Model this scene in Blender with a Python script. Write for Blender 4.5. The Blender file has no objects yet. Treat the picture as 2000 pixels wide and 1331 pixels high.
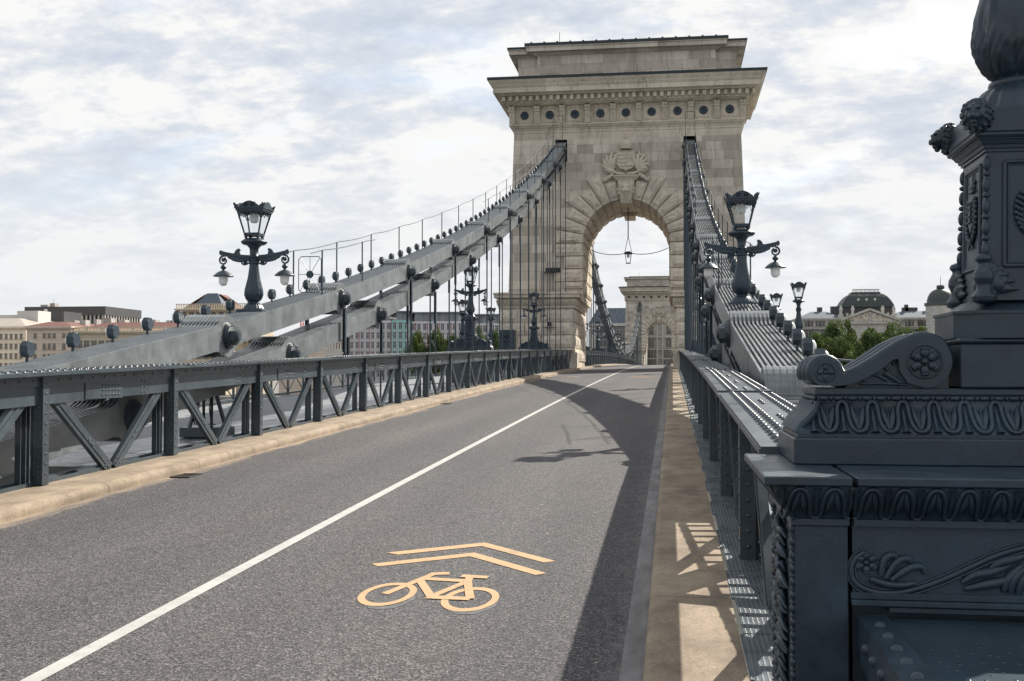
import bpy, math, random
from mathutils import Vector, Matrix
PI = math.pi
R = math.radians
S = bpy.context.scene
COL = S.collection
rnd = random.Random(7)

# ------------------------------------------------------------------ camera
FPX = 2200.0
PSI = math.atan(313 / FPX)
PIT = math.atan(62.5 / FPX)
CAM = (3.355, 0.0, 1.8)
cd = bpy.data.cameras.new('camera')
cd.lens = 36 * FPX / 2000; cd.sensor_width = 36; cd.clip_start = 0.05; cd.clip_end = 9000
cam = bpy.data.objects.new('camera', cd); COL.objects.link(cam)
cam.location = CAM; cam.rotation_euler = (PI / 2 + PIT, 0, PSI)
S.camera = cam
# ------------------------------------------------------------------ light
SUNV = Vector((0.715, 1.06, 1.0)).normalized()
sd = bpy.data.lights.new('sun', 'SUN'); sd.energy = 4.6; sd.angle = R(0.55); sd.color = (1.0, 0.93, 0.82)
sun = bpy.data.objects.new('sun', sd); COL.objects.link(sun)
sun.rotation_euler = SUNV.to_track_quat('Z', 'Y').to_euler()
S.view_settings.view_transform = 'Standard'; S.view_settings.look = 'None'
S.view_settings.exposure = 0.85; S.view_settings.gamma = 1
W = bpy.data.worlds.new('World'); S.world = W; W.use_nodes = True
def build_world():
    nt = W.node_tree; N = nt.nodes; L = nt.links; N.clear()
    out = N.new('ShaderNodeOutputWorld')
    sky = N.new('ShaderNodeTexSky'); sky.sky_type = 'NISHITA'; sky.sun_disc = False
    sky.sun_elevation = math.asin(SUNV.z); sky.sun_rotation = math.atan2(SUNV.x, SUNV.y)
    sky.air_density = 1.0; sky.dust_density = 1.6
    b1 = N.new('ShaderNodeBackground'); b1.inputs[1].default_value = 0.12; L.new(sky.outputs[0], b1.inputs[0])
    tc = N.new('ShaderNodeTexCoord'); sep = N.new('ShaderNodeSeparateXYZ'); L.new(tc.outputs['Generated'], sep.inputs[0])
    def mth(op, a, b=None, clamp=False):
        n = N.new('ShaderNodeMath'); n.operation = op; n.use_clamp = clamp
        for i, q in enumerate((a, b)):
            if q is None: continue
            if isinstance(q, (int, float)): n.inputs[i].default_value = q
            else: L.new(q, n.inputs[i])
        return n.outputs[0]
    z = mth('ADD', mth('MAXIMUM', sep.outputs[2], 0.0), 0.27)
    cx = N.new('ShaderNodeCombineXYZ'); L.new(mth('DIVIDE', sep.outputs[0], z), cx.inputs[0]); L.new(mth('DIVIDE', sep.outputs[1], z), cx.inputs[1])
    def noise(scale, det, rough, off, dist=0.0):
        mp = N.new('ShaderNodeMapping'); mp.inputs['Location'].default_value = off; mp.inputs['Rotation'].default_value = (0, 0, R(12)); mp.inputs['Scale'].default_value = (0.95, 1.2, 1)
        L.new(cx.outputs[0], mp.inputs[0])
        n = N.new('ShaderNodeTexNoise'); n.inputs['Scale'].default_value = scale; n.inputs['Detail'].default_value = det; n.inputs['Roughness'].default_value = rough; n.inputs['Distortion'].default_value = dist
        L.new(mp.outputs[0], n.inputs['Vector']); return n.outputs[0]
    def ramp(v, stops):
        r = N.new('ShaderNodeValToRGB'); L.new(v, r.inputs[0]); e = r.color_ramp.elements
        while len(e) < len(stops): e.new(0.5)
        for i, (p, c) in enumerate(stops): e[i].position = p; e[i].color = (*c, 1)
        return r.outputs[0]
    shade = noise(3.0, 12, 0.60, (3.1, 1.7, 0), 0.0)
    vf = noise(24.0, 8, 0.6, (2.1, 6.2, 1), 0.0)
    fine = noise(9.5, 12, 0.62, (9.1, 4.2, 2), 0.0)
    mix = mth('ADD', mth('ADD', mth('MULTIPLY', shade, 0.60), mth('MULTIPLY', fine, 0.28)), mth('MULTIPLY', vf, 0.12))
    cloudcol = ramp(mix, [(0.40, (0.355, 0.395, 0.455)), (0.46, (0.415, 0.445, 0.49)), (0.495, (0.485, 0.50, 0.522)), (0.535, (0.575, 0.575, 0.565))])
    gap = ramp(noise(2.6, 8, 0.55, (1.3, 7.7, 5), 0.3), [(0.37, (1, 1, 1)), (0.47, (0, 0, 0))])
    # a bright milky layer of haze towards the horizon
    hz = ramp(sep.outputs[2], [(0.0, (1, 1, 1)), (0.06, (0.85, 0.85, 0.85)), (0.20, (0.12, 0.12, 0.12)), (0.34, (0, 0, 0))])
    mc = N.new('ShaderNodeMix'); mc.data_type = 'RGBA'; L.new(hz, mc.inputs[0]); L.new(cloudcol, mc.inputs[6]); mc.inputs[7].default_value = (0.515, 0.525, 0.535, 1)
    b2 = N.new('ShaderNodeBackground'); b2.inputs[1].default_value = 0.93; L.new(mc.outputs[2], b2.inputs[0])
    g2 = mth('MULTIPLY', gap, mth('SUBTRACT', 1.0, hz), True)
    fac = mth('SUBTRACT', 1.0, mth('MULTIPLY', g2, 0.22))
    ms = N.new('ShaderNodeMixShader'); L.new(fac, ms.inputs[0]); L.new(b1.outputs[0], ms.inputs[1]); L.new(b2.outputs[0], ms.inputs[2])
    L.new(ms.outputs[0], out.inputs[0])
build_world()

# ------------------------------------------------------------------ helpers
def zr(y):                       # height of the road surface along the bridge
    if y < 0: return 0.03145 * y
    if y > 370: return -0.03145 * (y - 370)
    return 0.00017 * (185 * y - y * y / 2)

def at(px, py, Y):               # photograph pixel -> x, z in the plane y = Y
    u = (px - 1000) / FPX; v = (665.5 - py) / FPX
    fy = math.cos(PIT) - v * math.sin(PIT); fz = math.sin(PIT) + v * math.cos(PIT)
    X = u * math.cos(PSI) - fy * math.sin(PSI); YY = u * math.sin(PSI) + fy * math.cos(PSI)
    t = Y / YY
    return CAM[0] + t * X, CAM[2] + t * fz

def tagp(o, label=None, cat=None, group=None, kind=None):
    if label: o['label'] = label
    if cat: o['category'] = cat
    if group: o['group'] = group
    if kind: o['kind'] = kind
    return o
def thing(name, label, cat, loc=(0, 0, 0), rz=0, group=None):
    o = bpy.data.objects.new(name, None); COL.objects.link(o); o.empty_display_size = 0.2
    o.location = loc; o.rotation_euler = (0, 0, rz)
    return tagp(o, label, cat, group)
def wloc(o):
    v = Vector((0, 0, 0))
    while o is not None: v = v + o.location; o = o.parent
    return v
def dup(o, loc=None, rz=None, label=None, group=None, parent=None, scale=None):
    c = o.copy(); COL.objects.link(c)
    if parent is not None: c.parent = parent
    if loc is not None: c.location = loc
    if rz is not None: c.rotation_euler = (0, 0, rz)
    if scale is not None: c.scale = scale
    if label: c['label'] = label
    if group: c['group'] = group
    for ch in KIDS.get(o.name, []):
        k = dup(ch, parent=c)
        KIDS.setdefault(c.name, []).append(k)
    return c
KIDS = {}

class MB:
    def __init__(s): s.v = []; s.f = []; s.m = []; s.sm = []
    def add(s, vs, fs, mi=0, smooth=False):
        b = len(s.v); s.v.extend(vs)
        for f in fs: s.f.append(tuple(b + i for i in f)); s.m.append(mi); s.sm.append(smooth)
    def box(s, x0, x1, y0, y1, z0, z1, mi=0):
        if x0 > x1: x0, x1 = x1, x0
        if y0 > y1: y0, y1 = y1, y0
        if z0 > z1: z0, z1 = z1, z0
        s.add([(x0, y0, z0), (x1, y0, z0), (x1, y1, z0), (x0, y1, z0), (x0, y0, z1), (x1, y0, z1), (x1, y1, z1), (x0, y1, z1)],
              [(0, 3, 2, 1), (4, 5, 6, 7), (0, 1, 5, 4), (1, 2, 6, 5), (2, 3, 7, 6), (3, 0, 4, 7)], mi)
    def cbox(s, x0, x1, y0, y1, z0, z1, b=0.01, mi=0):     # box with chamfered edges
        if x0 > x1: x0, x1 = x1, x0
        X = (x0, x1); Y = (y0, y1); Z = (z0, z1); vs = []; idx = {}
        for i in (0, 1):
            for j in (0, 1):
                for k in (0, 1):
                    sx, sy, sz = (1, -1)[i], (1, -1)[j], (1, -1)[k]
                    for a in range(3):
                        p = [X[i] + sx * b, Y[j] + sy * b, Z[k] + sz * b]; p[a] = (X[i], Y[j], Z[k])[a]
                        idx[(i, j, k, a)] = len(vs); vs.append(tuple(p))
        fs = []
        for a in range(3):
            o = [q for q in range(3) if q != a]
            for e in (0, 1):
                q = []
                for u, w in ((0, 0), (1, 0), (1, 1), (0, 1)):
                    c = [0, 0, 0]; c[a] = e; c[o[0]] = u; c[o[1]] = w; q.append(idx[(c[0], c[1], c[2], a)])
                fs.append(tuple(q))
        for a in range(3):                      # 12 edges, running along a
            o = [q for q in range(3) if q != a]
            for u in (0, 1):
                for w in (0, 1):
                    q = []
                    for e, ax in ((0, o[0]), (1, o[0]), (1, o[1]), (0, o[1])):
                        c = [0, 0, 0]; c[a] = e; c[o[0]] = u; c[o[1]] = w; q.append(idx[(c[0], c[1], c[2], ax)])
                    fs.append(tuple(q))
        for i in (0, 1):
            for j in (0, 1):
                for k in (0, 1): fs.append(tuple(idx[(i, j, k, a)] for a in range(3)))
        s.add(vs, fs, mi)
    def bar(s, p, q, w, h, up=(0, 0, 1), mi=0):
        p = Vector(p); q = Vector(q); d = (q - p).normalized(); up = Vector(up)
        sx = d.cross(up); sx = sx.normalized() if sx.length > 1e-6 else Vector((1, 0, 0)); uz = sx.cross(d)
        a = sx * w / 2; b = uz * h / 2
        s.add([tuple(c + t) for c in (p, q) for t in (-a - b, a - b, a + b, -a + b)],
              [(0, 1, 2, 3), (7, 6, 5, 4), (0, 4, 5, 1), (1, 5, 6, 2), (2, 6, 7, 3), (3, 7, 4, 0)], mi)
    def tube(s, pts, r, n=8, mi=0, cap=True, smooth=True, squash=None):
        pts = [Vector(p) for p in pts]; m = len(pts)
        rr = r if isinstance(r, (list, tuple)) else [r] * m
        up = None; rings = []
        for i in range(m):
            d = (pts[min(i + 1, m - 1)] - pts[max(i - 1, 0)]).normalized()
            if up is None:
                up = Vector((0, 0, 1)) if abs(d.z) < 0.9 else Vector((1, 0, 0))
            a = d.cross(up)
            if a.length < 1e-5: a = d.cross(Vector((0.3, 1, 0.2)))
            a.normalize(); b = a.cross(d).normalized(); up = b
            rings.append([tuple(pts[i] + (a * math.cos(2 * PI * k / n) + b * math.sin(2 * PI * k / n)) * rr[i]) for k in range(n)])
        vs = [p for ring in rings for p in ring]; fs = []
        for i in range(m - 1):
            for k in range(n): k2 = (k + 1) % n; fs.append((i * n + k, (i + 1) * n + k, (i + 1) * n + k2, i * n + k2))
        s.add(vs, fs, mi, smooth)
        if cap:
            s.add(vs[:n], [tuple(range(n))], mi); s.add(vs[-n:], [tuple(reversed(range(n)))], mi)
    def lathe(s, prof, c=(0, 0, 0), n=24, mod=None, mi=0, smooth=True, sq=False):
        vs = []; fs = []
        for (r, z) in prof:
            for k in range(n):
                t = 2 * PI * (k + (0.5 if sq else 0)) / n; q = r * (1 + (mod(t, z) if mod else 0))
                vs.append((c[0] + q * math.cos(t), c[1] + q * math.sin(t), c[2] + z))
        for i in range(len(prof) - 1):
            for k in range(n): k2 = (k + 1) % n; fs.append((i * n + k, i * n + k2, (i + 1) * n + k2, (i + 1) * n + k))
        s.add(vs, fs, mi, smooth)
        s.add(vs[:n], [tuple(reversed(range(n)))], mi); s.add(vs[-n:], [tuple(range(n))], mi)
    def prism(s, pts, a0, a1, axis='x', mi=0, smooth=False):    # closed outline in the other two axes, extruded along axis
        n = len(pts)
        def P(a, p): return (a, p[0], p[1]) if axis == 'x' else ((p[0], a, p[1]) if axis == 'y' else (p[0], p[1], a))
        vs = [P(a0, p) for p in pts] + [P(a1, p) for p in pts]
        s.add(vs, [tuple(reversed(range(n))), tuple(range(n, 2 * n))], mi, False)
        b = len(s.v) - 2 * n
        for i in range(n):
            j = (i + 1) % n; s.f.append((b + i, b + j, b + n + j, b + n + i)); s.m.append(mi); s.sm.append(smooth)
    def sweep(s, prof, ys, closed=True, mi=0, zf=None, xf=None, smooth=False, caps=True):    # section (x,z) carried along y on the road's curve
        zf = zf or zr; n = len(prof); vs = []
        for y in ys:
            for (x, z) in prof: vs.append((x, y, z + zf(y)))
        fs = []
        for i in range(len(ys) - 1):
            for k in range(n if closed else n - 1): k2 = (k + 1) % n; fs.append((i * n + k, i * n + k2, (i + 1) * n + k2, (i + 1) * n + k))
        s.add(vs, fs, mi, smooth)
        if closed and caps:
            b = len(s.v) - len(vs)
            for f in (tuple(b + k for k in range(n)), tuple(b + (len(ys) - 1) * n + k for k in reversed(range(n)))): s.f.append(f); s.m.append(mi); s.sm.append(False)
    def ball(s, c, r, nu=10, nv=7, mi=0, ax=None):
        rx, ry, rz_ = r if isinstance(r, (tuple, list)) else (r, r, r); vs = []; fs = []
        M = ax if ax is not None else Matrix.Identity(3); c = Vector(c)
        for i in range(nv + 1):
            p = PI * i / nv
            for k in range(nu):
                t = 2 * PI * k / nu
                vs.append(tuple(c + M @ Vector((rx * math.sin(p) * math.cos(t), ry * math.sin(p) * math.sin(t), rz_ * math.cos(p)))))
        for i in range(nv):
            for k in range(nu): k2 = (k + 1) % nu; fs.append((i * nu + k, (i + 1) * nu + k, (i + 1) * nu + k2, i * nu + k2))
        s.add(vs, fs, mi, True)
    def rivet(s, p, nrm, r=0.018, n=6, mi=0):
        p = Vector(p); nn = Vector(nrm).normalized(); a = nn.orthogonal().normalized(); b = nn.cross(a); vs = []
        for (rr, hh) in ((1.0, 0.0), (0.86, 0.45), (0.45, 0.78)):
            for k in range(n):
                t = 2 * PI * k / n; vs.append(tuple(p + (a * math.cos(t) + b * math.sin(t)) * r * rr + nn * r * hh))
        fs = []
        for i in (0, 1):
            for k in range(n): k2 = (k + 1) % n; fs.append((i * n + k, i * n + k2, (i + 1) * n + k2, (i + 1) * n + k))
        fs.append(tuple(2 * n + k for k in range(n)))
        s.add(vs, fs, mi, True)
    def build(s, name, mats, parent=None, uv=False, loc=None, bevel=None, remesh=None, fixn=True):
        if not isinstance(mats, (list, tuple)): mats = [mats]
        off = wloc(parent) if parent is not None else (Vector(loc) if loc is not None else Vector((0, 0, 0)))
        me = bpy.data.meshes.new(name)
        me.from_pydata([(x - off.x, y - off.y, z - off.z) for x, y, z in s.v], [], s.f)
        for m in mats: me.materials.append(m)
        me.polygons.foreach_set('material_index', s.m); me.polygons.foreach_set('use_smooth', s.sm)
        if fixn:
            import bmesh
            bm = bmesh.new(); bm.from_mesh(me); bmesh.ops.recalc_face_normals(bm, faces=bm.faces); bm.to_mesh(me); bm.free()
        me.update()
        if uv:
            ul = me.uv_layers.new(name='UVMap'); data = [0.0] * (2 * len(me.loops)); vv = s.v
            for p in me.polygons:
                nx, ny, nz = abs(p.normal.x), abs(p.normal.y), abs(p.normal.z)
                for li in p.loop_indices:
                    x, y, z = vv[me.loops[li].vertex_index]
                    u, w = (x, y) if nz > nx and nz > ny else ((y + 0.37, z) if nx > ny else (x, z))
                    data[2 * li] = u; data[2 * li + 1] = w
            ul.data.foreach_set('uv', data)
        o = bpy.data.objects.new(name, me); COL.objects.link(o)
        if parent is not None: o.parent = parent; KIDS.setdefault(parent.name, []).append(o)
        elif loc is not None: o.location = off
        if remesh:
            md = o.modifiers.new('remesh', 'REMESH'); md.mode = 'VOXEL'; md.voxel_size = remesh; md.use_smooth_shade = True
            sm = o.modifiers.new('smooth', 'SMOOTH'); sm.iterations = 2; sm.factor = 0.6
        if bevel:
            b = o.modifiers.new('bevel', 'BEVEL'); b.width = bevel; b.segments = 2; b.limit_method = 'ANGLE'; b.angle_limit = R(40)
        return o
def frange(a, b, st):
    n = max(1, int(math.ceil((b - a) / st))); return [a + (b - a) * i / n for i in range(n + 1)]

# ------------------------------------------------------------------ materials
def grain(m, scale=90, lo=0.62, hi=1.35, streak=None):
    nt = m.node_tree; N = nt.nodes; L = nt.links; p = N['Principled BSDF']; src = p.inputs['Base Color'].links[0].from_socket
    tc = N.new('ShaderNodeTexCoord'); cur = src
    for (sc, a, b, st) in ((scale, lo, hi, (1, 1, 1)), (5.5, 0.82, 1.12, (1, 1, 1)), (0.9, 0.78, 1.12, streak or (1, 1, 1))):
        mp = N.new('ShaderNodeMapping'); mp.inputs['Scale'].default_value = st; L.new(tc.outputs['Object'], mp.inputs[0])
        n = N.new('ShaderNodeTexNoise'); n.inputs['Scale'].default_value = sc; n.inputs['Detail'].default_value = 8; n.inputs['Roughness'].default_value = 0.72; L.new(mp.outputs[0], n.inputs['Vector'])
        r = N.new('ShaderNodeMapRange'); r.inputs[1].default_value = 0.32; r.inputs[2].default_value = 0.68; r.inputs[3].default_value = a; r.inputs[4].default_value = b; L.new(n.outputs[0], r.inputs[0])
        x = N.new('ShaderNodeVectorMath'); x.operation = 'SCALE'; L.new(cur, x.inputs[0]); L.new(r.outputs[0], x.inputs['Scale']); cur = x.outputs[0]
    L.new(cur, p.inputs['Base Color'])
def mat(name, col, rough=0.6, metal=0.0, spec=0.5, var=0.0, vscale=3.0, bump=0.0, bscale=40.0, rvar=0.0, col2=None, stretch=(1, 1, 1), detail=5, coat=0.0, bdist=0.01):
    m = bpy.data.materials.new(name); m.use_nodes = True; nt = m.node_tree; N = nt.nodes; L = nt.links
    p = N['Principled BSDF']; p.inputs['Base Color'].default_value = (*col, 1); p.inputs['Roughness'].default_value = rough
    p.inputs['Metallic'].default_value = metal; p.inputs['Specular IOR Level'].default_value = spec; p.inputs['Coat Weight'].default_value = coat
    tc = N.new('ShaderNodeTexCoord'); mp = N.new('ShaderNodeMapping'); mp.inputs['Scale'].default_value = stretch; L.new(tc.outputs['Object'], mp.inputs[0])
    if var or col2 or rvar:
        n = N.new('ShaderNodeTexNoise'); n.inputs['Scale'].default_value = vscale; n.inputs['Detail'].default_value = detail; n.inputs['Roughness'].default_value = 0.62
        L.new(mp.outputs[0], n.inputs['Vector'])
        r = N.new('ShaderNodeValToRGB'); r.color_ramp.elements[0].position = 0.34; r.color_ramp.elements[1].position = 0.66
        c2 = col2 or tuple(min(1, c * (1 + var)) for c in col)
        c1 = col if col2 else tuple(c * (1 - var) for c in col)
        r.color_ramp.elements[0].color = (*c1, 1); r.color_ramp.elements[1].color = (*c2, 1)
        L.new(n.outputs[0], r.inputs[0]); L.new(r.outputs[0], p.inputs['Base Color'])
        if rvar:
            mr = N.new('ShaderNodeMapRange'); mr.inputs[3].default_value = rough - rvar; mr.inputs[4].default_value = rough + rvar; mr.inputs[1].default_value = 0.3; mr.inputs[2].default_value = 0.7
            L.new(n.outputs[0], mr.inputs[0]); L.new(mr.outputs[0], p.inputs['Roughness'])
    if bump:
        n2 = N.new('ShaderNodeTexNoise'); n2.inputs['Scale'].default_value = bscale; n2.inputs['Detail'].default_value = 4; L.new(mp.outputs[0], n2.inputs['Vector'])
        b = N.new('ShaderNodeBump'); b.inputs['Strength'].default_value = bump; b.inputs['Distance'].default_value = bdist; L.new(n2.outputs[0], b.inputs['Height']); L.new(b.outputs[0], p.inputs['Normal'])
    return m
PAINT = mat('steel_paint', (0.145, 0.163, 0.172), 0.32, 0, 0.55, var=0.22, vscale=2.2, bump=0.10, bscale=26, rvar=0.09, detail=9)
CAST = mat('cast_iron_paint', (0.025, 0.044, 0.062), 0.38, 0, 0.42, var=0.2, vscale=7, bump=0.18, bscale=90, rvar=0.1, detail=8, bdist=0.004)
GIRD = mat('girder_paint', (0.046, 0.064, 0.078), 0.33, 0, 0.55, var=0.2, vscale=1.6, bump=0.08, bscale=18, rvar=0.1, detail=9)
TRIM = mat('roof_metal', (0.018, 0.028, 0.034), 0.6, 0.0, var=0.2)
GRAT = mat('sky_sheen_grating', (0.34, 0.365, 0.38), 0.35, 0.0)  # zinc grey, with the sky's reflection along the chain top brightened into the colour
OPAL = mat('opal_glass', (0.78, 0.78, 0.75), 0.25, 0, 0.5)
WHITE = mat('white_paint', (0.39, 0.388, 0.372), 0.7, var=0.12, vscale=6, bump=0.3, bscale=220, detail=10, bdist=0.003)
YELLOW = mat('yellow_paint', (0.44, 0.285, 0.15), 0.7, var=0.08, vscale=9, bump=0.4, bscale=260, detail=10, bdist=0.003)
def worn(m, thr, scale):
    nt = m.node_tree; N = nt.nodes; L = nt.links; p = N['Principled BSDF']; src = p.inputs['Base Color'].links[0].from_socket
    tc = N.new('ShaderNodeTexCoord'); n = N.new('ShaderNodeTexNoise'); n.inputs['Scale'].default_value = scale; n.inputs['Detail'].default_value = 3; n.inputs['Roughness'].default_value = 0.8; L.new(tc.outputs['Object'], n.inputs['Vector'])
    n2 = N.new('ShaderNodeTexNoise'); n2.inputs['Scale'].default_value = 2.5; n2.inputs['Detail'].default_value = 6; L.new(tc.outputs['Object'], n2.inputs['Vector'])
    a = N.new('ShaderNodeMath'); a.operation = 'MULTIPLY_ADD'; L.new(n2.outputs[0], a.inputs[0]); a.inputs[1].default_value = 0.35; L.new(n.outputs[0], a.inputs[2])
    r = N.new('ShaderNodeMapRange'); r.inputs[1].default_value = thr; r.inputs[2].default_value = thr + 0.05; r.clamp = True; L.new(a.outputs[0], r.inputs[0])
    x = N.new('ShaderNodeMix'); x.data_type = 'RGBA'; L.new(r.outputs[0], x.inputs[0]); L.new(src, x.inputs[6]); x.inputs[7].default_value = (0.13, 0.12, 0.115, 1); L.new(x.outputs[2], p.inputs['Base Color'])
worn(WHITE, 0.80, 70); worn(YELLOW, 0.78, 60)
BLACK = mat('black_fixture', (0.012, 0.012, 0.014), 0.5)
SAND = mat('sandstone_kerb', (0.185, 0.142, 0.102), 0.9, col2=(0.345, 0.275, 0.20), vscale=2.2, bump=0.6, bscale=150, stretch=(1.4, 0.6, 1), detail=12, bdist=0.004)
grain(SAND, 75, 0.6, 1.4); grain(CAST, 130, 0.85, 1.15); grain(PAINT, 60, 0.9, 1.1, (1, 1, 0.25)); grain(GIRD, 60, 0.88, 1.12, (1, 1, 0.3))
CONC = mat('walkway_concrete', (0.19, 0.20, 0.215), 0.8, var=0.12, vscale=0.8)
WIRE = mat('wire', (0.05, 0.055, 0.06), 0.5, 0.3)
RUST = mat('old_stone_joint', (0.2, 0.17, 0.13), 0.9, var=0.2)

def glass_mat():
    m = bpy.data.materials.new('lantern_glass'); m.use_nodes = True; N = m.node_tree.nodes; L = m.node_tree.links; N.remove(N['Principled BSDF'])
    t = N.new('ShaderNodeBsdfTransparent'); g = N.new('ShaderNodeBsdfGlossy'); g.inputs['Roughness'].default_value = 0.05; mx = N.new('ShaderNodeMixShader'); mx.inputs[0].default_value = 0.05
    t.inputs[0].default_value = (0.93, 0.95, 0.96, 1)
    L.new(t.outputs[0], mx.inputs[1]); L.new(g.outputs[0], mx.inputs[2]); L.new(mx.outputs[0], N['Material Output'].inputs[0]); return m
GLASS = glass_mat()
WIN = mat('window_glass', (0.03, 0.035, 0.045), 0.12, 0, 0.8, var=0.5, vscale=0.35)
WFR = mat('window_frame', (0.5, 0.48, 0.44), 0.6)

def asphalt():
    m = bpy.data.materials.new('asphalt'); m.use_nodes = True; nt = m.node_tree; N = nt.nodes; L = nt.links; p = N['Principled BSDF']; p.inputs['Roughness'].default_value = 0.82; p.inputs['Specular IOR Level'].default_value = 0.35
    tc = N.new('ShaderNodeTexCoord'); O = tc.outputs['Object']
    def noise(sc, det, rough=0.6, st=(1, 1, 1)):
        mp = N.new('ShaderNodeMapping'); mp.inputs['Scale'].default_value = st; L.new(O, mp.inputs[0]); n = N.new('ShaderNodeTexNoise'); n.inputs['Scale'].default_value = sc; n.inputs['Detail'].default_value = det; n.inputs['Roughness'].default_value = rough; L.new(mp.outputs[0], n.inputs['Vector']); return n.outputs[0]
    def ramp(v, st):
        r = N.new('ShaderNodeValToRGB'); L.new(v, r.inputs[0]); e = r.color_ramp.elements
        while len(e) < len(st): e.new(0.5)
        for i, (q, c) in enumerate(st): e[i].position = q; e[i].color = (*c, 1)
        return r.outputs[0]
    def mix(f, a, b, t='MIX'):
        x = N.new('ShaderNodeMix'); x.data_type = 'RGBA'; x.blend_type = t
        for i, q in ((0, f), (6, a), (7, b)):
            if isinstance(q, (int, float)): x.inputs[i].default_value = q
            elif isinstance(q, tuple): x.inputs[i].default_value = (*q, 1)
            else: L.new(q, x.inputs[i])
        return x.outputs[2]
    def mth(op, a, b=None, clamp=False):
        n = N.new('ShaderNodeMath'); n.operation = op; n.use_clamp = clamp
        for i, q in enumerate((a, b)):
            if q is None: continue
            if isinstance(q, (int, float)): n.inputs[i].default_value = q
            else: L.new(q, n.inputs[i])
        return n.outputs[0]
    vo = N.new('ShaderNodeTexVoronoi'); vo.inputs['Scale'].default_value = 96; L.new(O, vo.inputs['Vector'])
    sp = N.new('ShaderNodeSeparateColor'); L.new(vo.outputs['Color'], sp.inputs[0])
    grain = ramp(sp.outputs[0], [(0.0, (0.020, 0.020, 0.023)), (0.30, (0.040, 0.039, 0.043)), (0.55, (0.072, 0.070, 0.074)), (0.85, (0.110, 0.106, 0.109)), (1.0, (0.21, 0.203, 0.203))])
    big = ramp(noise(0.55, 9, 0.6, (1.0, 0.22, 1)), [(0.28, (0.70, 0.71, 0.74)), (0.42, (0.93, 0.92, 0.92)), (0.55, (1.05, 1.03, 1.02)), (0.72, (1.28, 1.17, 1.10))])
    c = mix(1.0, grain, big, 'MULTIPLY')
    fine = ramp(noise(26, 8, 0.75), [(0.32, (0.72, 0.72, 0.72)), (0.68, (1.3, 1.3, 1.3))]); c = mix(1.0, c, fine, 'MULTIPLY')
    sx = N.new('ShaderNodeSeparateXYZ'); L.new(O, sx.inputs[0])
    # two faintly polished and soiled wheel tracks in each lane
    tr = mth('MULTIPLY', mth('COSINE', mth('MULTIPLY', mth('SUBTRACT', mth('ABSOLUTE', sx.outputs[0]), 0.82), 3.85)), 0.5)
    wob = noise(1.1, 8, 0.65, (1.6, 0.12, 1))
    c = mix(mth('MULTIPLY', mth('ADD', tr, wob), 0.42, True), c, mix(1.0, c, (0.66, 0.655, 0.68), 'MULTIPLY'))
    # sparse pale crumbs, oil spots and small stains
    sp2 = N.new('ShaderNodeTexVoronoi'); sp2.inputs['Scale'].default_value = 1.9; L.new(O, sp2.inputs['Vector'])
    c = mix(mth('MULTIPLY', mth('SUBTRACT', mth('MULTIPLY', noise(7, 6, 0.7), 0.34), sp2.outputs['Distance']), 7.0, True), c, (0.045, 0.043, 0.044))
    sp3 = N.new('ShaderNodeTexVoronoi'); sp3.inputs['Scale'].default_value = 2.3; mp3 = N.new('ShaderNodeMapping'); mp3.inputs['Location'].default_value = (3.3, 1.7, 0); L.new(O, mp3.inputs[0]); L.new(mp3.outputs[0], sp3.inputs['Vector'])
    c = mix(mth('MULTIPLY', mth('SUBTRACT', 0.035, sp3.outputs['Distance']), 60.0, True), c, (0.42, 0.38, 0.33))
    # sandy dirt washed along the left kerb, scuffed grey band along the right kerb
    dl = mth('MULTIPLY', mth('SUBTRACT', mth('MULTIPLY', sx.outputs[0], -1.0), 2.68), 1.9, True)
    nl = noise(1.6, 12, 0.72, (2.2, 0.35, 1))
    lf = mth('MULTIPLY', mth('SUBTRACT', mth('ADD', mth('MULTIPLY', dl, 0.62), nl), 0.86), 3.2, True)
    c = mix(lf, c, (0.33, 0.255, 0.185))
    dr = mth('MULTIPLY', mth('SUBTRACT', sx.outputs[0], 2.5), 0.9, True)
    nr = noise(3.0, 12, 0.8, (2.2, 0.8, 1)); rf = mth('MULTIPLY', mth('SUBTRACT', mth('ADD', dr, nr), 0.88), 1.6, True)
    c = mix(rf, c, (0.20, 0.19, 0.185))
    # dark tar joints across the deck
    L.new(c, p.inputs['Base Color'])
    b = N.new('ShaderNodeBump'); b.inputs['Strength'].default_value = 0.55; b.inputs['Distance'].default_value = 0.005; L.new(vo.outputs['Distance'], b.inputs['Height']); L.new(b.outputs[0], p.inputs['Normal'])
    return m
ASPH = asphalt()

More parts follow.
